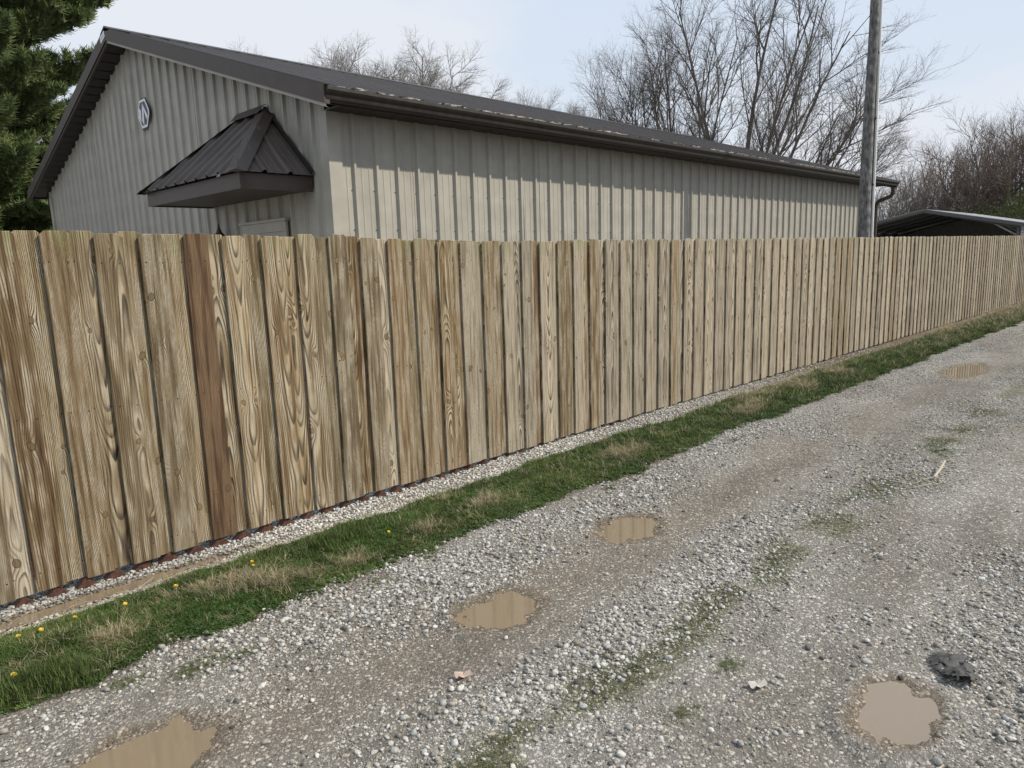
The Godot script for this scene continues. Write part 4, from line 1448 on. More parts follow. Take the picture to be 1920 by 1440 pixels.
func build_pine() -> void:
	var P := thing("pine_tree", "tall dark green long-needled pine at the far corner of the building's gable", "tree", spot(-34, 25.5))
	P.scale = Vector3.ONE * 1.2
	var tr := MB.new()
	var pts := PackedVector3Array()
	var rad := PackedFloat32Array()
	for k in 15:
		pts.append(Vector3(0.05 * sin(k * 0.8), k * 1.0 - 0.1, 0.05 * cos(k * 0.7)))
		rad.append(0.24 - 0.0145 * k)
	tr.tube(pts, rad, 10)
	part("trunk", tr.mesh(), M.bark, P)
	# a tuft of long needles pointing up and out along +y
	var tf := MB.new()
	tf.use_c = true
	for k in 42:
		var a := rng.randf() * TAU
		var sp := rng.randf_range(0.25, 1.15)
		var d := Vector3(cos(a) * sin(sp), cos(sp), sin(a) * sin(sp))
		var b := Vector3(0, rng.randf_range(-0.10, 0.08), 0)
		var l := rng.randf_range(0.10, 0.17)
		var s := d.cross(Vector3(rng.randfn(0, 1), rng.randfn(0, 1), rng.randfn(0, 1))).normalized() * 0.0085
		tf.col = Color(1, 1, 1) * rng.randf_range(0.75, 1.15)
		tf.quad(b - s, b + s, b + d * l + s * 0.4, b + d * l - s * 0.4, Vector3.UP)
	var tmesh := tf.mesh()
	var lm := MB.new()
	var xf := []
	var cs := PackedColorArray()
	var y := 0.7
	var turn := 0.0
	while y < 12.6:
		var count := 5 if y < 10.5 else 4
		for k in count:
			var a: float = turn + TAU * k / count + rng.randf_range(-0.3, 0.3)
			var L := lut(y, [0.5, 3.0, 7.5, 10.0, 13.0], [3.0, 3.2, 3.1, 2.4, 0.8]) * rng.randf_range(0.75, 1.15)
			var d := Vector3(cos(a), 0.10 + rng.randf_range(-0.05, 0.18), sin(a)).normalized()
			var p := Vector3(0, y + rng.randf_range(-0.18, 0.18), 0)
			var lp := PackedVector3Array([p])
			var lr := PackedFloat32Array([0.055])
			var q := p
			var dd := d
			for s in 7:
				dd = (dd + Vector3(rng.randfn(0, 0.07), 0.045 + rng.randfn(0, 0.05), rng.randfn(0, 0.07))).normalized()
				q += dd * L / 7.0
				lp.append(q)
				lr.append(lerpf(0.055, 0.010, (s + 1) / 7.0))
			lm.tube(lp, lr, 5)
			# branchlets
			for b in 24:
				var f := lerpf(0.22, 1.0, (b + rng.randf()) / 24.0)
				var i := mini(int(f * 7.0), 6)
				var o := lp[i].lerp(lp[i + 1], f * 7.0 - i)
				var ax := (lp[i + 1] - lp[i]).normalized()
				var side := ax.cross(Vector3.UP).normalized() * (1.0 if b % 2 == 0 else -1.0)
				var bd := (ax * rng.randf_range(0.5, 1.0) + side * rng.randf_range(0.4, 1.0) + Vector3(0, rng.randf_range(-0.05, 0.45), 0)).normalized()
				var bl := lerpf(0.85, 0.35, f) * rng.randf_range(0.6, 1.2)
				lm.tube(PackedVector3Array([o, o + bd * bl]), PackedFloat32Array([0.011, 0.005]), 3)
				var nt := 9
				for t in nt:
					var g := (t + 0.6) / nt
					var tp := o + bd * bl * g + Vector3(rng.randfn(0, 0.05), rng.randfn(0, 0.035) + 0.03, rng.randfn(0, 0.05))
					var td := (bd * 0.7 + Vector3(rng.randfn(0, 0.45), 0.75 + rng.randfn(0, 0.3), rng.randfn(0, 0.45))).normalized()
					var bx := td.cross(Vector3(0.3, 0.1, 0.9)).normalized()
					var bs := rng.randf_range(0.8, 1.3)
					xf.append(Transform3D(Basis(bx, td, bx.cross(td)).scaled(Vector3.ONE * bs), tp))
					var v := rng.randf_range(0.7, 1.35)
					var young := clampf(rng.randfn(0.35, 0.3), 0.0, 1.0)
					cs.append(Color(0.085, 0.128, 0.048).lerp(Color(0.205, 0.250, 0.092), young) * v)
		turn += 0.75
		y += 0.33
	part("limbs", lm.mesh(), M.bark, P)
	many("needles", tmesh, M.leaf, P, xf, cs)


# ---------------------------------------------------------------- gravel
func stone_mesh(seed_: int, round_: float) -> ArrayMesh:
	# an icosphere of 80 faces pushed in by random planes, so that it has worn flats and edges
	var r := RandomNumberGenerator.new()
	r.seed = seed_
	var t := (1.0 + sqrt(5.0)) / 2.0
	var vs := [Vector3(-1, t, 0), Vector3(1, t, 0), Vector3(-1, -t, 0), Vector3(1, -t, 0), Vector3(0, -1, t), Vector3(0, 1, t), Vector3(0, -1, -t), Vector3(0, 1, -t), Vector3(t, 0, -1), Vector3(t, 0, 1), Vector3(-t, 0, -1), Vector3(-t, 0, 1)]
	var fs := [[0, 11, 5], [0, 5, 1], [0, 1, 7], [0, 7, 10], [0, 10, 11], [1, 5, 9], [5, 11, 4], [11, 10, 2], [10, 7, 6], [7, 1, 8], [3, 9, 4], [3, 4, 2], [3, 2, 6], [3, 6, 8], [3, 8, 9], [4, 9, 5], [2, 4, 11], [6, 2, 10], [8, 6, 7], [9, 8, 1]]
	for i in vs.size(): vs[i] = vs[i].normalized()
	var mids := {}
	var f2 := []
	for f in fs:
		var m := []
		for k in 3:
			var a: int = f[k]
			var b: int = f[(k + 1) % 3]
			var key := mini(a, b) * 1000 + maxi(a, b)
			if not mids.has(key):
				mids[key] = vs.size()
				vs.append(((vs[a] + vs[b]) * 0.5).normalized())
			m.append(mids[key])
		f2.append_array([[f[0], m[0], m[2]], [f[1], m[1], m[0]], [f[2], m[2], m[1]], [m[0], m[1], m[2]]])
	var pl := []
	for k in 9: pl.append([Vector3(r.randfn(0, 1), r.randfn(0, 1), r.randfn(0, 1)).normalized(), r.randf_range(0.55, 0.9) + round_])
	for i in vs.size():
		var p: Vector3 = vs[i] * r.randf_range(0.95, 1.05)
		for q in pl:
			var over: float = p.dot(q[0]) - q[1]
			if over > 0.0: p -= q[0] * over * 0.9
		vs[i] = p * Vector3(1.0, 0.66, 0.82)
	var nrm := []
	for i in vs.size(): nrm.append(Vector3.ZERO)
	for f in f2:
		var nn: Vector3 = (vs[f[1]] - vs[f[0]]).cross(vs[f[2]] - vs[f[0]])
		if nn.dot(vs[f[0]]) < 0.0: nn = -nn
		for k in 3: nrm[f[k]] += nn
	var mb := MB.new()
	for i in vs.size(): mb.vert(vs[i], nrm[i].normalized())
	for f in f2:
		var nn: Vector3 = (vs[f[1]] - vs[f[0]]).cross(vs[f[2]] - vs[f[0]])
		if nn.dot(vs[f[0]]) > 0.0: mb.idx.append_array([f[0], f[2], f[1]])
		else: mb.idx.append_array([f[0], f[1], f[2]])
	return mb.mesh()

func stone_colour(x: float, z: float) -> Color:
	var v := rng.randf()
	var c: Color
	if v < 0.58: c = Color(0.60, 0.59, 0.565) * rng.randf_range(0.7, 1.2)
	elif v < 0.8: c = Color(0.38, 0.355, 0.32) * rng.randf_range(0.7, 1.2)
	elif v < 0.90: c = Color(0.41, 0.365, 0.305) * rng.randf_range(0.7, 1.15)
	else: c = Color(0.17, 0.165, 0.16) * rng.randf_range(0.6, 1.3)
	return c.lerp(c * Color(0.52, 0.47, 0.41), clampf(wetness(x, z) * 1.2, 0.0, 1.0))

func visible_from_camera(x: float, z: float) -> bool:
	# keep a margin round what the photograph can see of the road
	var d := 0.69721522 * x - 0.69593497 * z
	if d < 0.9: return false
	var s := 0.70241832 * x + 0.71113051 * z
	return s < d * 0.86 + 0.7 and s > -d * 0.86 - 0.9

func build_gravel() -> void:
	var shapes := []
	for k in 6: shapes.append(stone_mesh(400 + k, 0.06 if k < 3 else 0.0))
	var xf := []
	var cs := []
	for k in 6:
		xf.append([])
		cs.append(PackedColorArray())
	# classes: count, x range, size range, threshold power
	for cl in [[120000, 0.0, 6.5, 0.0026, 0.0058, 0.8], [54000, 0.0, 6.5, 0.0055, 0.0118, 1.7], [9000, 0.0, 6.5, 0.0100, 0.0160, 2.2], [1100, 0.0, 4.0, 0.014, 0.019, 1.8], [70000, 6.5, 15.0, 0.0045, 0.010, 1.2], [26000, 13.0, 27.0, 0.007, 0.014, 1.2]]:
		for k in cl[0]:
			var x: float = lerpf(cl[1], cl[2], rng.randf()) if cl[1] > 1.0 else lerpf(0.1, cl[2], pow(rng.randf(), 0.85))
			var z := rng.randf_range(-3.30, 1.2)
			if not visible_from_camera(x, z): continue
			var go := grass_out(x)
			if z < go - 0.02 and rng.randf() < sm(go + 0.05, go - 0.16, z): continue
			var d := stony(x, z)
			if rng.randf() > pow(d, cl[5]) * 1.05 + 0.02: continue
			var f := in_water(x, z)
			if f > -0.35 and rng.randf() > (0.04 if f > 0.25 else 0.62): continue
			add_stone(xf, cs, x, z, rng.randf_range(cl[3], cl[4]), rng.randf_range(0.0, 0.55))
	# the stony strip along the foot of the fence
	for k in 30000:
		var x := 0.1 + 13.0 * pow(rng.randf(), 1.7)
		var z := rng.randf_range(-4.42, -3.66)
		if z > grass_in(x) + rng.randf_range(-0.05, 0.06): continue
		if x > 7.0 and rng.randf() < sm(7.0, 11.0, x) * 0.75: continue
		var f := in_water(x, z)
		if f > 0.1 and rng.randf() > 0.10: continue
		add_stone(xf, cs, x, z, rng.randf_range(0.005, 0.0125), 0.05, 0.98 + 0.34 * sm(1.3, 2.2, x) - 0.2 * sm(4.5, 7.0, x))
	var names := ["pale_gravel", "grey_gravel", "round_gravel", "crushed_gravel", "flat_gravel", "sharp_gravel"]
	var labels := ["pale worn gravel scattered over the road", "grey worn gravel scattered over the road", "rounded gravel scattered over the road", "crushed gravel scattered over the road", "flattish gravel scattered over the road", "sharp-edged gravel scattered over the road"]
	for k in 6:
		var o := many(names[k], shapes[k], M.stone, self, xf[k], cs[k])
		tag(o, labels[k], "gravel")

func add_stone(xf: Array, cs: Array, x: float, z: float, s: float, sink: float, bright := 1.0) -> void:
	var k := rng.randi() % 6
	var y := gh(x, z) + s * (0.45 - sink)
	var b := Basis(Vector3.UP, rng.randf() * TAU) * Basis(Vector3(1, 0, 0), rng.randfn(0, 0.25)) * Basis(Vector3(0, 0, 1), rng.randfn(0, 0.25))
	b = b * Basis.from_scale(Vector3(s * rng.randf_range(0.8, 1.35), s * rng.randf_range(0.7, 1.1), s))
	xf[k].append(Transform3D(b, Vector3(x, y, z)))
	cs[k].append(stone_colour(x, z) * bright)


# ---------------------------------------------------------------- grass
func blade_tuft(n: int, h0: float, h1: float, spread: float, w: float, lean: float, seed_: int) -> ArrayMesh:
	var r := RandomNumberGenerator.new()
	r.seed = seed_
	var mb := MB.new()
	mb.use_c = true
	for k in n:
		var a := r.randf() * TAU
		var rr := sqrt(r.randf()) * spread
		var b := Vector3(cos(a) * rr, 0, sin(a) * rr)
		var ld := r.randf() * TAU
		var d := Vector3(cos(ld), 0, sin(ld)) * r.randf_range(0.15, 1.0) * lean
		var h := r.randf_range(h0, h1)
		var s := Vector3(-sin(ld), 0, cos(ld)) * w * r.randf_range(0.7, 1.2)
		var m := b + d * h * 0.35 + Vector3(0, h * 0.6, 0)
		var t := b + d * h + Vector3(0, h * r.randf_range(0.75, 1.0), 0)
		mb.col = Color(1, 1, 1) * r.randf_range(0.75, 1.2)
		mb.quad(b - s, b + s, m + s * 0.8, m - s * 0.8, -d + Vector3(0, 0.2, 0))
		mb.tri(m - s * 0.8, m + s * 0.8, t, -d + Vector3(0, 0.2, 0))
	return mb.mesh()

func leaf_tuft(n: int, seed_: int, size: float, height: float) -> ArrayMesh:
	var r := RandomNumberGenerator.new()
	r.seed = seed_
	var mb := MB.new()
	mb.use_c = true
	for k in n:
		var a := r.randf() * TAU
		var o := Vector3(cos(a), 0, sin(a))
		var s := Vector3(-sin(a), 0, cos(a))
		var b := o * r.randf_range(0.0, 0.012) + Vector3(0, r.randf_range(0.0, height), 0)
		var l := size * r.randf_range(0.7, 1.3)
		var w := l * r.randf_range(0.26, 0.40)
		var rise := r.randf_range(-0.1, 0.7)
		var m := b + o * l * 0.5 + Vector3(0, l * 0.5 * rise + l * 0.08, 0)
		var t := b + o * l + Vector3(0, l * (rise * 0.7 - 0.15), 0)
		mb.col = Color(1, 1, 1) * r.randf_range(0.7, 1.25)
		mb.tri(b, m + s * w, m - Vector3(0, l * 0.04, 0), Vector3.UP)
		mb.tri(b, m - s * w, m - Vector3(0, l * 0.04, 0), Vector3.UP)
		mb.tri(t, m + s * w, m - Vector3(0, l * 0.04, 0), Vector3.UP)
		mb.tri(t, m - s * w, m - Vector3(0, l * 0.04, 0), Vector3.UP)
	return mb.mesh()

func tuft_at(x: float, z: float, s: float, sy: float) -> Transform3D:
	return Transform3D(Basis(Vector3.UP, rng.randf() * TAU) * Basis(Vector3(1, 0, 0), rng.randfn(0, 0.12)) * Basis.from_scale(Vector3(s, sy, s)), Vector3(x, gh(x, z) - 0.004, z))

func build_grass() -> void:
	var grass := blade_tuft(11, 0.028, 0.060, 0.022, 0.0013, 0.7, 501)
	var weed := leaf_tuft(10, 502, 0.017, 0.022)
	var weed2 := leaf_tuft(8, 503, 0.026, 0.012)
	var dry := blade_tuft(16, 0.035, 0.085, 0.026, 0.0011, 1.2, 504)
	var dead := [[1.40, -3.38, 0.17], [1.52, -3.30, 0.15], [1.25, -3.45, 0.10], [2.95, -3.60, 0.10], [3.12, -3.35, 0.15], [3.0, -3.30, 0.12], [2.51, -3.27, 0.10], [4.5, -3.34, 0.20], [4.7, -3.3, 0.14], [6.65, -3.30, 0.26], [7.0, -3.36, 0.2], [8.24, -3.44, 0.3], [9.3, -3.4, 0.3], [0.82, -3.30, 0.1], [1.72, -3.22, 0.1], [1.95, -3.2, 0.1]]
	var gx := []
	var gc := PackedColorArray()
	var wx := []
	var wc := PackedColorArray()
	var vx := []
	var vc := PackedColorArray()
	var dx := []
	var dc := PackedColorArray()
	for k in 150000:
		var u := rng.randf()
		var x := 0.05 + 30.0 * pow(u, 2.6)
		var gi := grass_in(x)
		var go := grass_out(x)
		var z := rng.randf_range(gi - 0.08, go + 0.16)
		var e := minf(z - gi, go - z) / 0.09 + 0.5 * n_mid.get_noise_2d(x * 3.0, z * 3.0)
		if rng.randf() > clampf(e + 0.35, 0.0, 1.0): continue
		if in_water(x, z) > -0.1: continue
		# keep about the same cover from near to far: bigger tufts where they are few
		var s := lut(x, [0.0, 3.0, 8.0, 15.0, 30.0], [0.85, 1.0, 1.5, 2.3, 3.2])
		var kill := 0.0
		for d in dead:
			var q := pow((x - d[0]) / (d[2] * 0.7), 2.0) + pow((z - d[1]) / (d[2] * 0.40), 2.0)
			kill = maxf(kill, exp(-q))
		if x > 7.0: kill = maxf(kill, sm(0.0, 0.5, n_low.get_noise_2d(x * 0.9, z * 3.0 + 200.0)) * 0.7 * sm(-3.42, -3.72, z))
		var tone := rng.randf_range(0.65, 1.35) * (1.0 + 0.5 * n_mid.get_noise_2d(x * 1.3, z * 1.3 + 50.0))
		var g := Color(0.046, 0.088, 0.020).lerp(Color(0.105, 0.140, 0.044), clampf(n_low.get_noise_2d(x * 2.0, z * 2.0) + 0.35 + rng.randfn(0, 0.2), 0.0, 1.0)) * tone
		var edge := sm(0.12, 0.0, go - z)
		if rng.randf() < kill * 0.34 or rng.randf() < 0.012:
			dx.append(tuft_at(x, z, s * rng.randf_range(0.7, 1.2), s * rng.randf_range(0.5, 1.1)))
			dc.append(Color(0.36, 0.31, 0.19) * rng.randf_range(0.6, 1.25))
		elif rng.randf() < 0.30 + 0.35 * edge + 0.4 * sm(6.0, 12.0, x):
			gx.append(tuft_at(x, z, s * rng.randf_range(0.7, 1.3), minf(s, 1.6) * rng.randf_range(0.5, 1.1) * (1.0 - 0.5 * edge)))
			gc.append(g * Color(1.15, 1.08, 1.0))
		elif rng.randf() < 0.72:
			wx.append(tuft_at(x, z, s * rng.randf_range(0.6, 1.1), minf(s, 1.6) * rng.randf_range(0.6, 1.2)))
			wc.append(g)
		else:
			vx.append(tuft_at(x, z, s * rng.randf_range(0.6, 1.1), minf(s, 1.6) * rng.randf_range(0.6, 1.2)))
			vc.append(g * Color(0.9, 1.0, 1.05))
	# a few taller tussocks
	for q in [[0.47, -3.17, 0.07, 260], [2.0, -3.52, 0.09, 260], [2.2, -3.55, 0.07, 160], [0.6, -3.12, 0.05, 120]]:
		for k in q[3]:
			var x: float = q[0] + rng.randfn(0, q[2])
			var z: float = q[1] + rng.randfn(0, q[2] * 0.6)
			gx.append(tuft_at(x, z, 1.0, rng.randf_range(1.1, 1.9)))
			gc.append(Color(0.085, 0.120, 0.034) * rng.randf_range(0.7, 1.3))
	# sparse growth on the crown of the road and at the road's edge
	for k in 9000:
		var x := 0.9 + 7.5 * pow(rng.randf(), 1.3)
		var z := -1.52 + rng.randfn(0, 0.085) - 0.03 * x * 0.3
		var p := n_mid.get_noise_2d(x * 0.8, z + 20.0) + 0.12
		if rng.randf() > sm(0.05, 0.45, p) * 0.8: continue
		gx.append(tuft_at(x, z, rng.randf_range(0.45, 0.8), rng.randf_range(0.14, 0.34)))
		gc.append(Color(0.115, 0.125, 0.048) * rng.randf_range(0.6, 1.3))
	for q in [[1.02, -2.86], [1.14, -2.80], [0.93, -2.84], [1.95, -2.93], [2.3, -2.98], [0.75, -2.93], [3.9, -2.95], [5.6, -2.9], [1.65, -0.95], [2.02, -1.22], [2.42, -1.25], [6.3, -1.5], [8.5, -0.9]]:
		for k in 46:
			var x: float = q[0] + rng.randfn(0, 0.045)
			var z: float = q[1] + rng.randfn(0, 0.025)
			gx.append(tuft_at(x, z, rng.randf_range(0.4, 0.8), rng.randf_range(0.2, 0.5)))
			gc.append(Color(0.125, 0.150, 0.045) * rng.randf_range(0.7, 1.3))
	tag(many("grass", grass, M.leaf, self, gx, gc), "green grass blades of the strip along the fence", "grass")
	tag(many("weeds", weed, M.leaf, self, wx, wc), "small-leaved green weeds among the grass strip", "weeds")
	tag(many("broad_leaf_weeds", weed2, M.leaf, self, vx, vc), "broader-leaved green weeds among the grass strip", "weeds")
	tag(many("dry_grass", dry, M.leaf, self, dx, dc), "dry tan grass tufts in the green strip", "grass")
	# washed-up straw along the wet strip
	var stalk := MB.new()
	stalk.use_c = true
	stalk.tube(PackedVector3Array([Vector3(-0.05, 0, 0), Vector3(0, 0.002, 0.004), Vector3(0.05, 0, 0)]), PackedFloat32Array([0.0011, 0.0012, 0.0007]), 4)
	var sx := []
	var sc := PackedColorArray()
	for k in 1500:
		var x := 0.15 + 3.2 * pow(rng.randf(), 1.4)
		var z := -3.86 + rng.randfn(0, 0.045) + (0.05 if x < 1.1 else 0.0)
		if x > 1.4 and rng.randf() < 0.5: continue
		var b := Basis(Vector3.UP, rng.randfn(0.12, 0.35)) * Basis(Vector3(0, 0, 1), rng.randfn(0, 0.06))
		sx.append(Transform3D(b * Basis.from_scale(Vector3(rng.randf_range(0.35, 1.3), 1, 1)), Vector3(x, maxf(gh(x, z), -0.043) + 0.003 + rng.randf() * 0.004, z)))
		sc.append(Color(0.50, 0.44, 0.32) * rng.randf_range(0.6, 1.2))
	tag(many("straw", stalk.mesh(), M.leaf, self, sx, sc), "pale washed-up straw lying along the wet strip by the fence", "straw")
	# dead leaves and bark crumbs on the bare earth farther along
	var lf := leaf_tuft(3, 506, 0.02, 0.004)
	var lx := []
	var lc := PackedColorArray()
	for k in 5200:
		var x := 4.0 + 22.0 * pow(rng.randf(), 1.2)
		var z := rng.randf_range(-4.12, grass_in(x) + 0.12)
		if rng.randf() > sm(4.5, 9.5, x): continue
		lx.append(tuft_at(x, z, rng.randf_range(0.6, 1.4) * (1.0 + x * 0.03), rng.randf_range(0.5, 1.2)))
		lc.append(Color(0.20, 0.125, 0.07) * rng.randf_range(0.5, 1.5))
	tag(many("leaf_litter", lf, M.leaf, self, lx, lc), "brown dead leaves along the far foot of the fence", "leaves")


# ---------------------------------------------------------------- small things
func build_small_things() -> void:
	# dandelions
	var fl := [[0.51, -3.64, "small bloom"], [0.59, -3.60, ""], [0.92, -3.54, ""], [1.16, -3.56, ""], [1.55, -3.55, ""], [1.52, -3.47, ""], [1.70, -3.72, ""], [0.42, -3.24, ""], [0.73, -3.63, ""], [2.28, -3.33, ""]]
	var head := MB.new()
	for ring in 3:
		for k in 12:
			var a := TAU * (k + 0.5 * ring) / 12.0
			var o := Vector3(cos(a), 0, sin(a))
			var s := Vector3(-sin(a), 0, cos(a)) * 0.0022
			var l := 0.0135 - 0.0035 * ring
			var up := 0.15 + 0.45 * ring
			head.quad(-s * 0.5, s * 0.5, o * l + s + Vector3(0, l * up, 0), o * l - s + Vector3(0, l * up, 0), Vector3.UP)
	var hm := head.mesh()
	var yellow := mat(0.72, 0.50, 0.03, 0.7)
	yellow.cull_mode = BaseMaterial3D.CULL_DISABLED
	var green := mat(0.10, 0.14, 0.05, 0.7)
	for q in fl:
		var t := thing("dandelion", "yellow dandelion bloom on a short stem in the green strip by the fence", "flower", Vector3(q[0], gh(q[0], q[1]), q[1]), "dandelions in the grass strip")
		var h := rng.randf_range(0.025, 0.045)
		var st := MB.new()
		st.tube(PackedVector3Array([Vector3(0, -0.01, 0), Vector3(0.003, h * 0.5, 0.002), Vector3(0, h, 0)]), PackedFloat32Array([0.002, 0.0018, 0.0016]), 5)
		part("stem", st.mesh(), green, t)
		var b := part("bloom", hm, yellow, t)
		b.transform = Transform3D(Basis(Vector3(1, 0, 0), rng.randf_range(0.0, 0.5)) * Basis(Vector3.UP, rng.randf() * TAU) * Basis.from_scale(Vector3.ONE * rng.randf_range(0.6, 0.9)), Vector3(0, h, 0))
		part("leaves", leaf_tuft(7, 600 + rng.randi() % 99, 0.035, 0.004), green, t)

	# crumpled black plastic beside the right-hand puddle
	var rx := 2.975
	var rz := -0.60
	var rag := MB.new()
	var nn := 26
	var fold := noise(88, 6.0, 2)
	var grid := []
	for i in nn + 1:
		var row := []
		for j in nn + 1:
			var u := (i / float(nn) - 0.5) * 0.25
			var v := (j / float(nn) - 0.5) * 0.14
			var edge := 1.0 - maxf(absf(i / float(nn) - 0.5), absf(j / float(nn) - 0.5)) * 2.0
			var rot := Vector2(u, v).rotated(-0.55)
			var hump := 0.036 * exp(-(pow((u + 0.085) / 0.05, 2.0) + pow(v / 0.06, 2.0))) + 0.016 * exp(-(pow((u - 0.04) / 0.06, 2.0) + pow(v / 0.05, 2.0)))
			var f := fold.get_noise_2d(u * 1.4, v * 1.4)
			var y := gh(rx + rot.x, rz + rot.y) + 0.007 + hump * (1.0 + 0.7 * f) + 0.022 * absf(fold.get_noise_2d(u * 2.2 + 4.0, v * 2.2)) * sm(0.0, 0.35, edge)
			var ragged := 0.018 * fold.get_noise_2d(u * 3.0 + 9.0, v * 3.0)
			row.append(Vector3(rx + rot.x + ragged, y, rz + rot.y + ragged * 0.8))
		grid.append(row)
	for i in nn:
		for j in nn:
			var ex := absf(i / float(nn) - 0.5) * 2.0
			var ey := absf(j / float(nn) - 0.5) * 2.0
			if pow(ex, 3.0) + pow(ey, 3.0) > 0.8 + 0.35 * fold.get_noise_2d(i * 0.05, j * 0.05 + 30.0): continue
			var at := rag.v.size()
			for q in [[i, j], [i + 1, j], [i + 1, j + 1], [i, j + 1]]:
				var gi: Vector3 = grid[mini(q[0] + 1, nn)][q[1]] - grid[maxi(q[0] - 1, 0)][q[1]]
				var gj: Vector3 = grid[q[0]][mini(q[1] + 1, nn)] - grid[q[0]][maxi(q[1] - 1, 0)]
				var nrm := gj.cross(gi).normalized()
				if nrm.y < 0.0: nrm = -nrm
				rag.vert(grid[q[0]][q[1]], nrm)
			rag.idx.append_array([at, at + 1, at + 2, at, at + 2, at + 3])
	var rm := mottle(mat(0.115, 0.112, 0.108, 0.75), 90, 0.6, 22.0)
	rm.cull_mode = BaseMaterial3D.CULL_DISABLED
	tag(part("plastic_scrap", rag.mesh(), rm, self), "crumpled dirty black plastic scrap lying in the gravel beside a puddle", "scrap")

	# the forked pale stick
	var st := thing("dry_stick", "pale forked dry stick with looped thin twigs lying on the road", "stick", Vector3(5.45, gh(5.45, -1.35), -1.35))
	var g := Vector3(0, 0.012, 0)
	var mb := MB.new()
	mb.tube(PackedVector3Array([Vector3(0.34, 0.055, 0.02) + g, Vector3(0.18, 0.030, 0.03) + g, Vector3(0.02, 0.012, 0.035) + g]), PackedFloat32Array([0.008, 0.010, 0.009]), 7, true)
	part("stem", mb.mesh(), mat(0.40, 0.35, 0.25, 0.85), st)
	for q in [[Vector3(0.02, 0.012, 0.035), Vector3(-0.02, 0.012, 0.10), Vector3(-0.13, 0.010, 0.10), Vector3(-0.20, 0.008, 0.02)], [Vector3(0.02, 0.012, 0.035), Vector3(-0.09, 0.010, -0.01), Vector3(-0.18, 0.008, -0.02), Vector3(-0.24, 0.018, -0.10)], [Vector3(-0.09, 0.010, -0.01), Vector3(-0.15, 0.012, 0.06), Vector3(-0.27, 0.006, 0.00), Vector3(-0.33, 0.004, -0.05)], [Vector3(-0.13, 0.01, 0.04), Vector3(-0.07, 0.03, -0.06), Vector3(0.02, 0.055, -0.10)]]:
		mb = MB.new()
		var pts := PackedVector3Array()
		var rr := PackedFloat32Array()
		for k in q.size():
			pts.append(q[k] + g)
			rr.append(0.005 - 0.001 * k)
		mb.tube(pts, rr, 5)
		part("twig", mb.mesh(), mat(0.34, 0.29, 0.21, 0.85), st)

	# torn scraps of paper-pale leaf on the dirt
	for q in [[1.66, -1.98, 0.05, "crumpled pinkish dead leaf on bare dirt between the two nearer puddles", 0.42, 0.32, 0.26], [2.36, -1.10, 0.055, "torn whitish scrap lying among the pale stones near the black plastic", 0.42, 0.40, 0.36]]:
		mb = MB.new()
		var c := Vector3(q[0], gh(q[0], q[1]) + 0.012, q[1])
		var prev := Vector3.ZERO
		var first := Vector3.ZERO
		for k in 12:
			var a := TAU * k / 12.0
			var rad: float = q[2] * (0.55 + 0.45 * absf(sin(k * 2.1))) * (1.0 if k % 2 == 0 else 0.72)
			var p := c + Vector3(cos(a) * rad, 0.012 * sin(k * 1.7) + 0.004, sin(a) * rad * 0.6)
			if k == 0: first = p
			else: mb.tri(c, prev, p, Vector3.UP)
			prev = p
		mb.tri(c, prev, first, Vector3.UP)
		var pm := mat(q[4], q[5], q[6], 0.85)
		pm.cull_mode = BaseMaterial3D.CULL_DISABLED
		tag(part("dead_leaf" if q[2] < 0.052 else "paper_scrap", mb.mesh(), pm, self), q[3], "leaf" if q[2] < 0.052 else "scrap")

	# larger loose stones
	var bs := stone_mesh(700, -0.05)
	for q in [[5.03, -3.08, 0.022], [4.80, -2.14, 0.026], [1.30, -1.52, 0.020], [2.03, -1.0, 0.017], [2.62, -0.38, 0.018], [2.37, -0.50, 0.018], [1.42, -1.86, 0.015]]:
		var o := part("loose_stone", bs, mottle(mat(0.42, 0.405, 0.37, 0.9), 95, 0.4, 14.0), self)
		o.transform = Transform3D(Basis(Vector3.UP, rng.randf() * TAU) * Basis.from_scale(Vector3.ONE * q[2]), Vector3(q[0], gh(q[0], q[1]) + q[2] * 0.42, q[1]))
		tag(o, "large pale loose stone standing out among the road gravel", "stone", "larger loose stones")

	# octagonal emblem on the gable
	var em := thing("emblem_sign", "dark eight-sided emblem sign with white outline and peaked white mark on the gable wall", "sign", Vector3((WX - 0.029) * MODULE, 3.462 * MODULE + BASE_Y, -9.425 * MODULE))
	em.scale = Vector3.ONE * MODULE
	var hexa := [Vector2(-0.09, 0.158), Vector2(0.09, 0.158), Vector2(0.185, 0.022), Vector2(0.185, -0.030), Vector2(0.09, -0.162), Vector2(-0.08, -0.162), Vector2(-0.185, -0.026), Vector2(-0.185, 0.026)]
	var sized := func(k: float) -> Array:
		var o := []
		for p in hexa: o.append(p * k)
		return o
	plate("backing", sized.call(1.07), 0.0, 0.008, M.black, em)
	plate("outline", sized.call(1.0), 0.0081, 0.0105, M.white, em)
	plate("field", sized.call(0.82), 0.0106, 0.0125, M.sign_dark, em)
	var shapes := [[Vector2(0.000, 0.112), Vector2(0.026, 0.040), Vector2(0.006, -0.142), Vector2(-0.044, -0.085), Vector2(-0.024, 0.030)],
		[Vector2(0.010, 0.118), Vector2(0.040, 0.075), Vector2(0.140, -0.045), Vector2(0.100, -0.085), Vector2(0.028, 0.045)],
		[Vector2(-0.118, 0.085), Vector2(-0.064, 0.040), Vector2(-0.076, -0.090), Vector2(-0.136, -0.030)]]
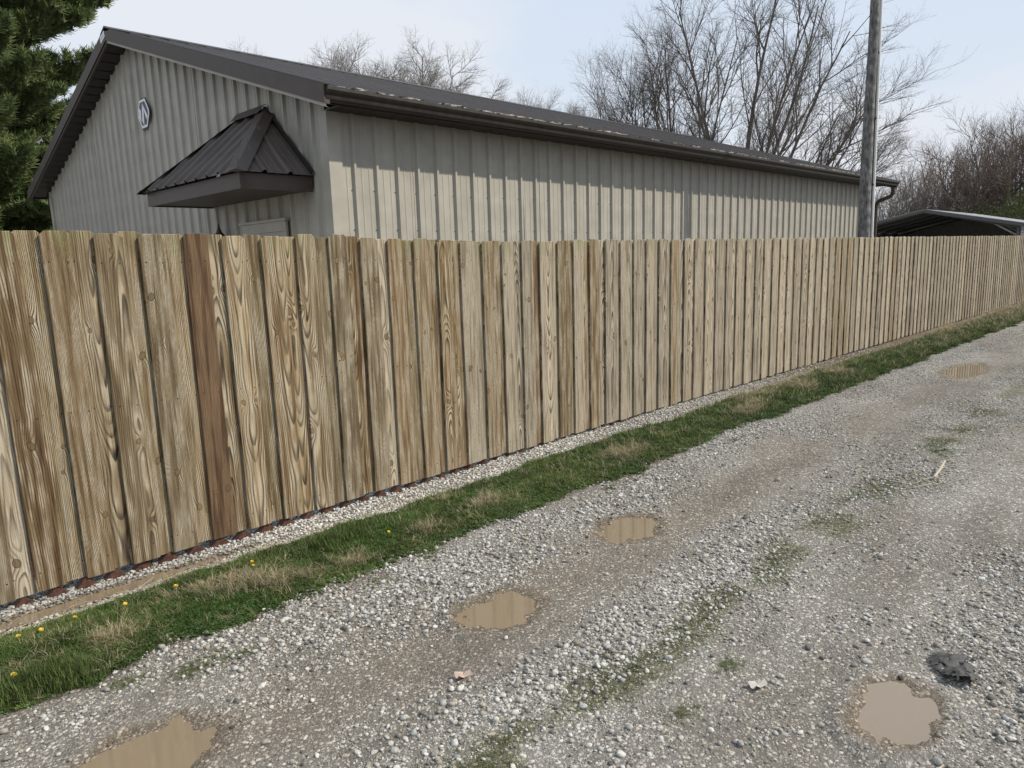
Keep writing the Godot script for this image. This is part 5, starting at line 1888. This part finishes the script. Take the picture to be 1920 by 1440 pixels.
	for s in shapes: plate("mark", s, 0.0126, 0.0142, M.white, em)

	# the lantern by the door, of which only the finial tops the fence
	var lt := thing("wall_lantern", "black wall lantern beside the door with pointed finial just topping the fence", "lantern", Vector3(4.36, 1.67, -10.0))
	lt.scale = Vector3.ONE * 1.18
	mb = MB.new()
	mb.tube(PackedVector3Array([Vector3(0, 0.30, 0), Vector3(0, 0.335, 0), Vector3(0, 0.36, 0), Vector3(0, 0.40, 0), Vector3(0, 0.42, 0), Vector3(0, 0.47, 0)]), PackedFloat32Array([0.085, 0.060, 0.035, 0.020, 0.014, 0.002]), 10)
	part("cap", mb.mesh(), M.black, lt)
	mb = MB.new()
	for k in 4:
		var a := TAU * (k + 0.5) / 4.0
		mb.bar(Vector3(cos(a) * 0.075, 0.02, sin(a) * 0.075), Vector3(cos(a) * 0.085, 0.30, sin(a) * 0.085), 0.01, 0.01, Vector3(1, 0, 0))
	mb.box(Vector3(-0.06, 0.0, -0.06), Vector3(0.06, 0.02, 0.06))
	part("cage", mb.mesh(), M.black, lt)
	mb = MB.new()
	mb.box(Vector3(0.075, 0.05, -0.05), Vector3(0.099, 0.30, 0.05))
	mb.box(Vector3(0.0, 0.20, -0.01), Vector3(0.075, 0.22, 0.01))
	part("back_plate", mb.mesh(), M.black, lt)

# a flat plate standing in the gable's plane, from depth d0 to d1 proud of it
func plate(called: String, poly: Array, d0: float, d1: float, m: Material, parent: Node) -> void:
	var mb := MB.new()
	var c := Vector2.ZERO
	for p in poly: c += p / poly.size()
	for k in poly.size():
		var a: Vector2 = poly[k]
		var b: Vector2 = poly[(k + 1) % poly.size()]
		mb.tri(Vector3(-d1, c.y, c.x), Vector3(-d1, a.y, a.x), Vector3(-d1, b.y, b.x), Vector3(-1, 0, 0))
		mb.quad(Vector3(-d0, a.y, a.x), Vector3(-d0, b.y, b.x), Vector3(-d1, b.y, b.x), Vector3(-d1, a.y, a.x), Vector3(0, (a.y + b.y) / 2 - c.y, (a.x + b.x) / 2 - c.x))
	part(called, mb.mesh(), m, parent)
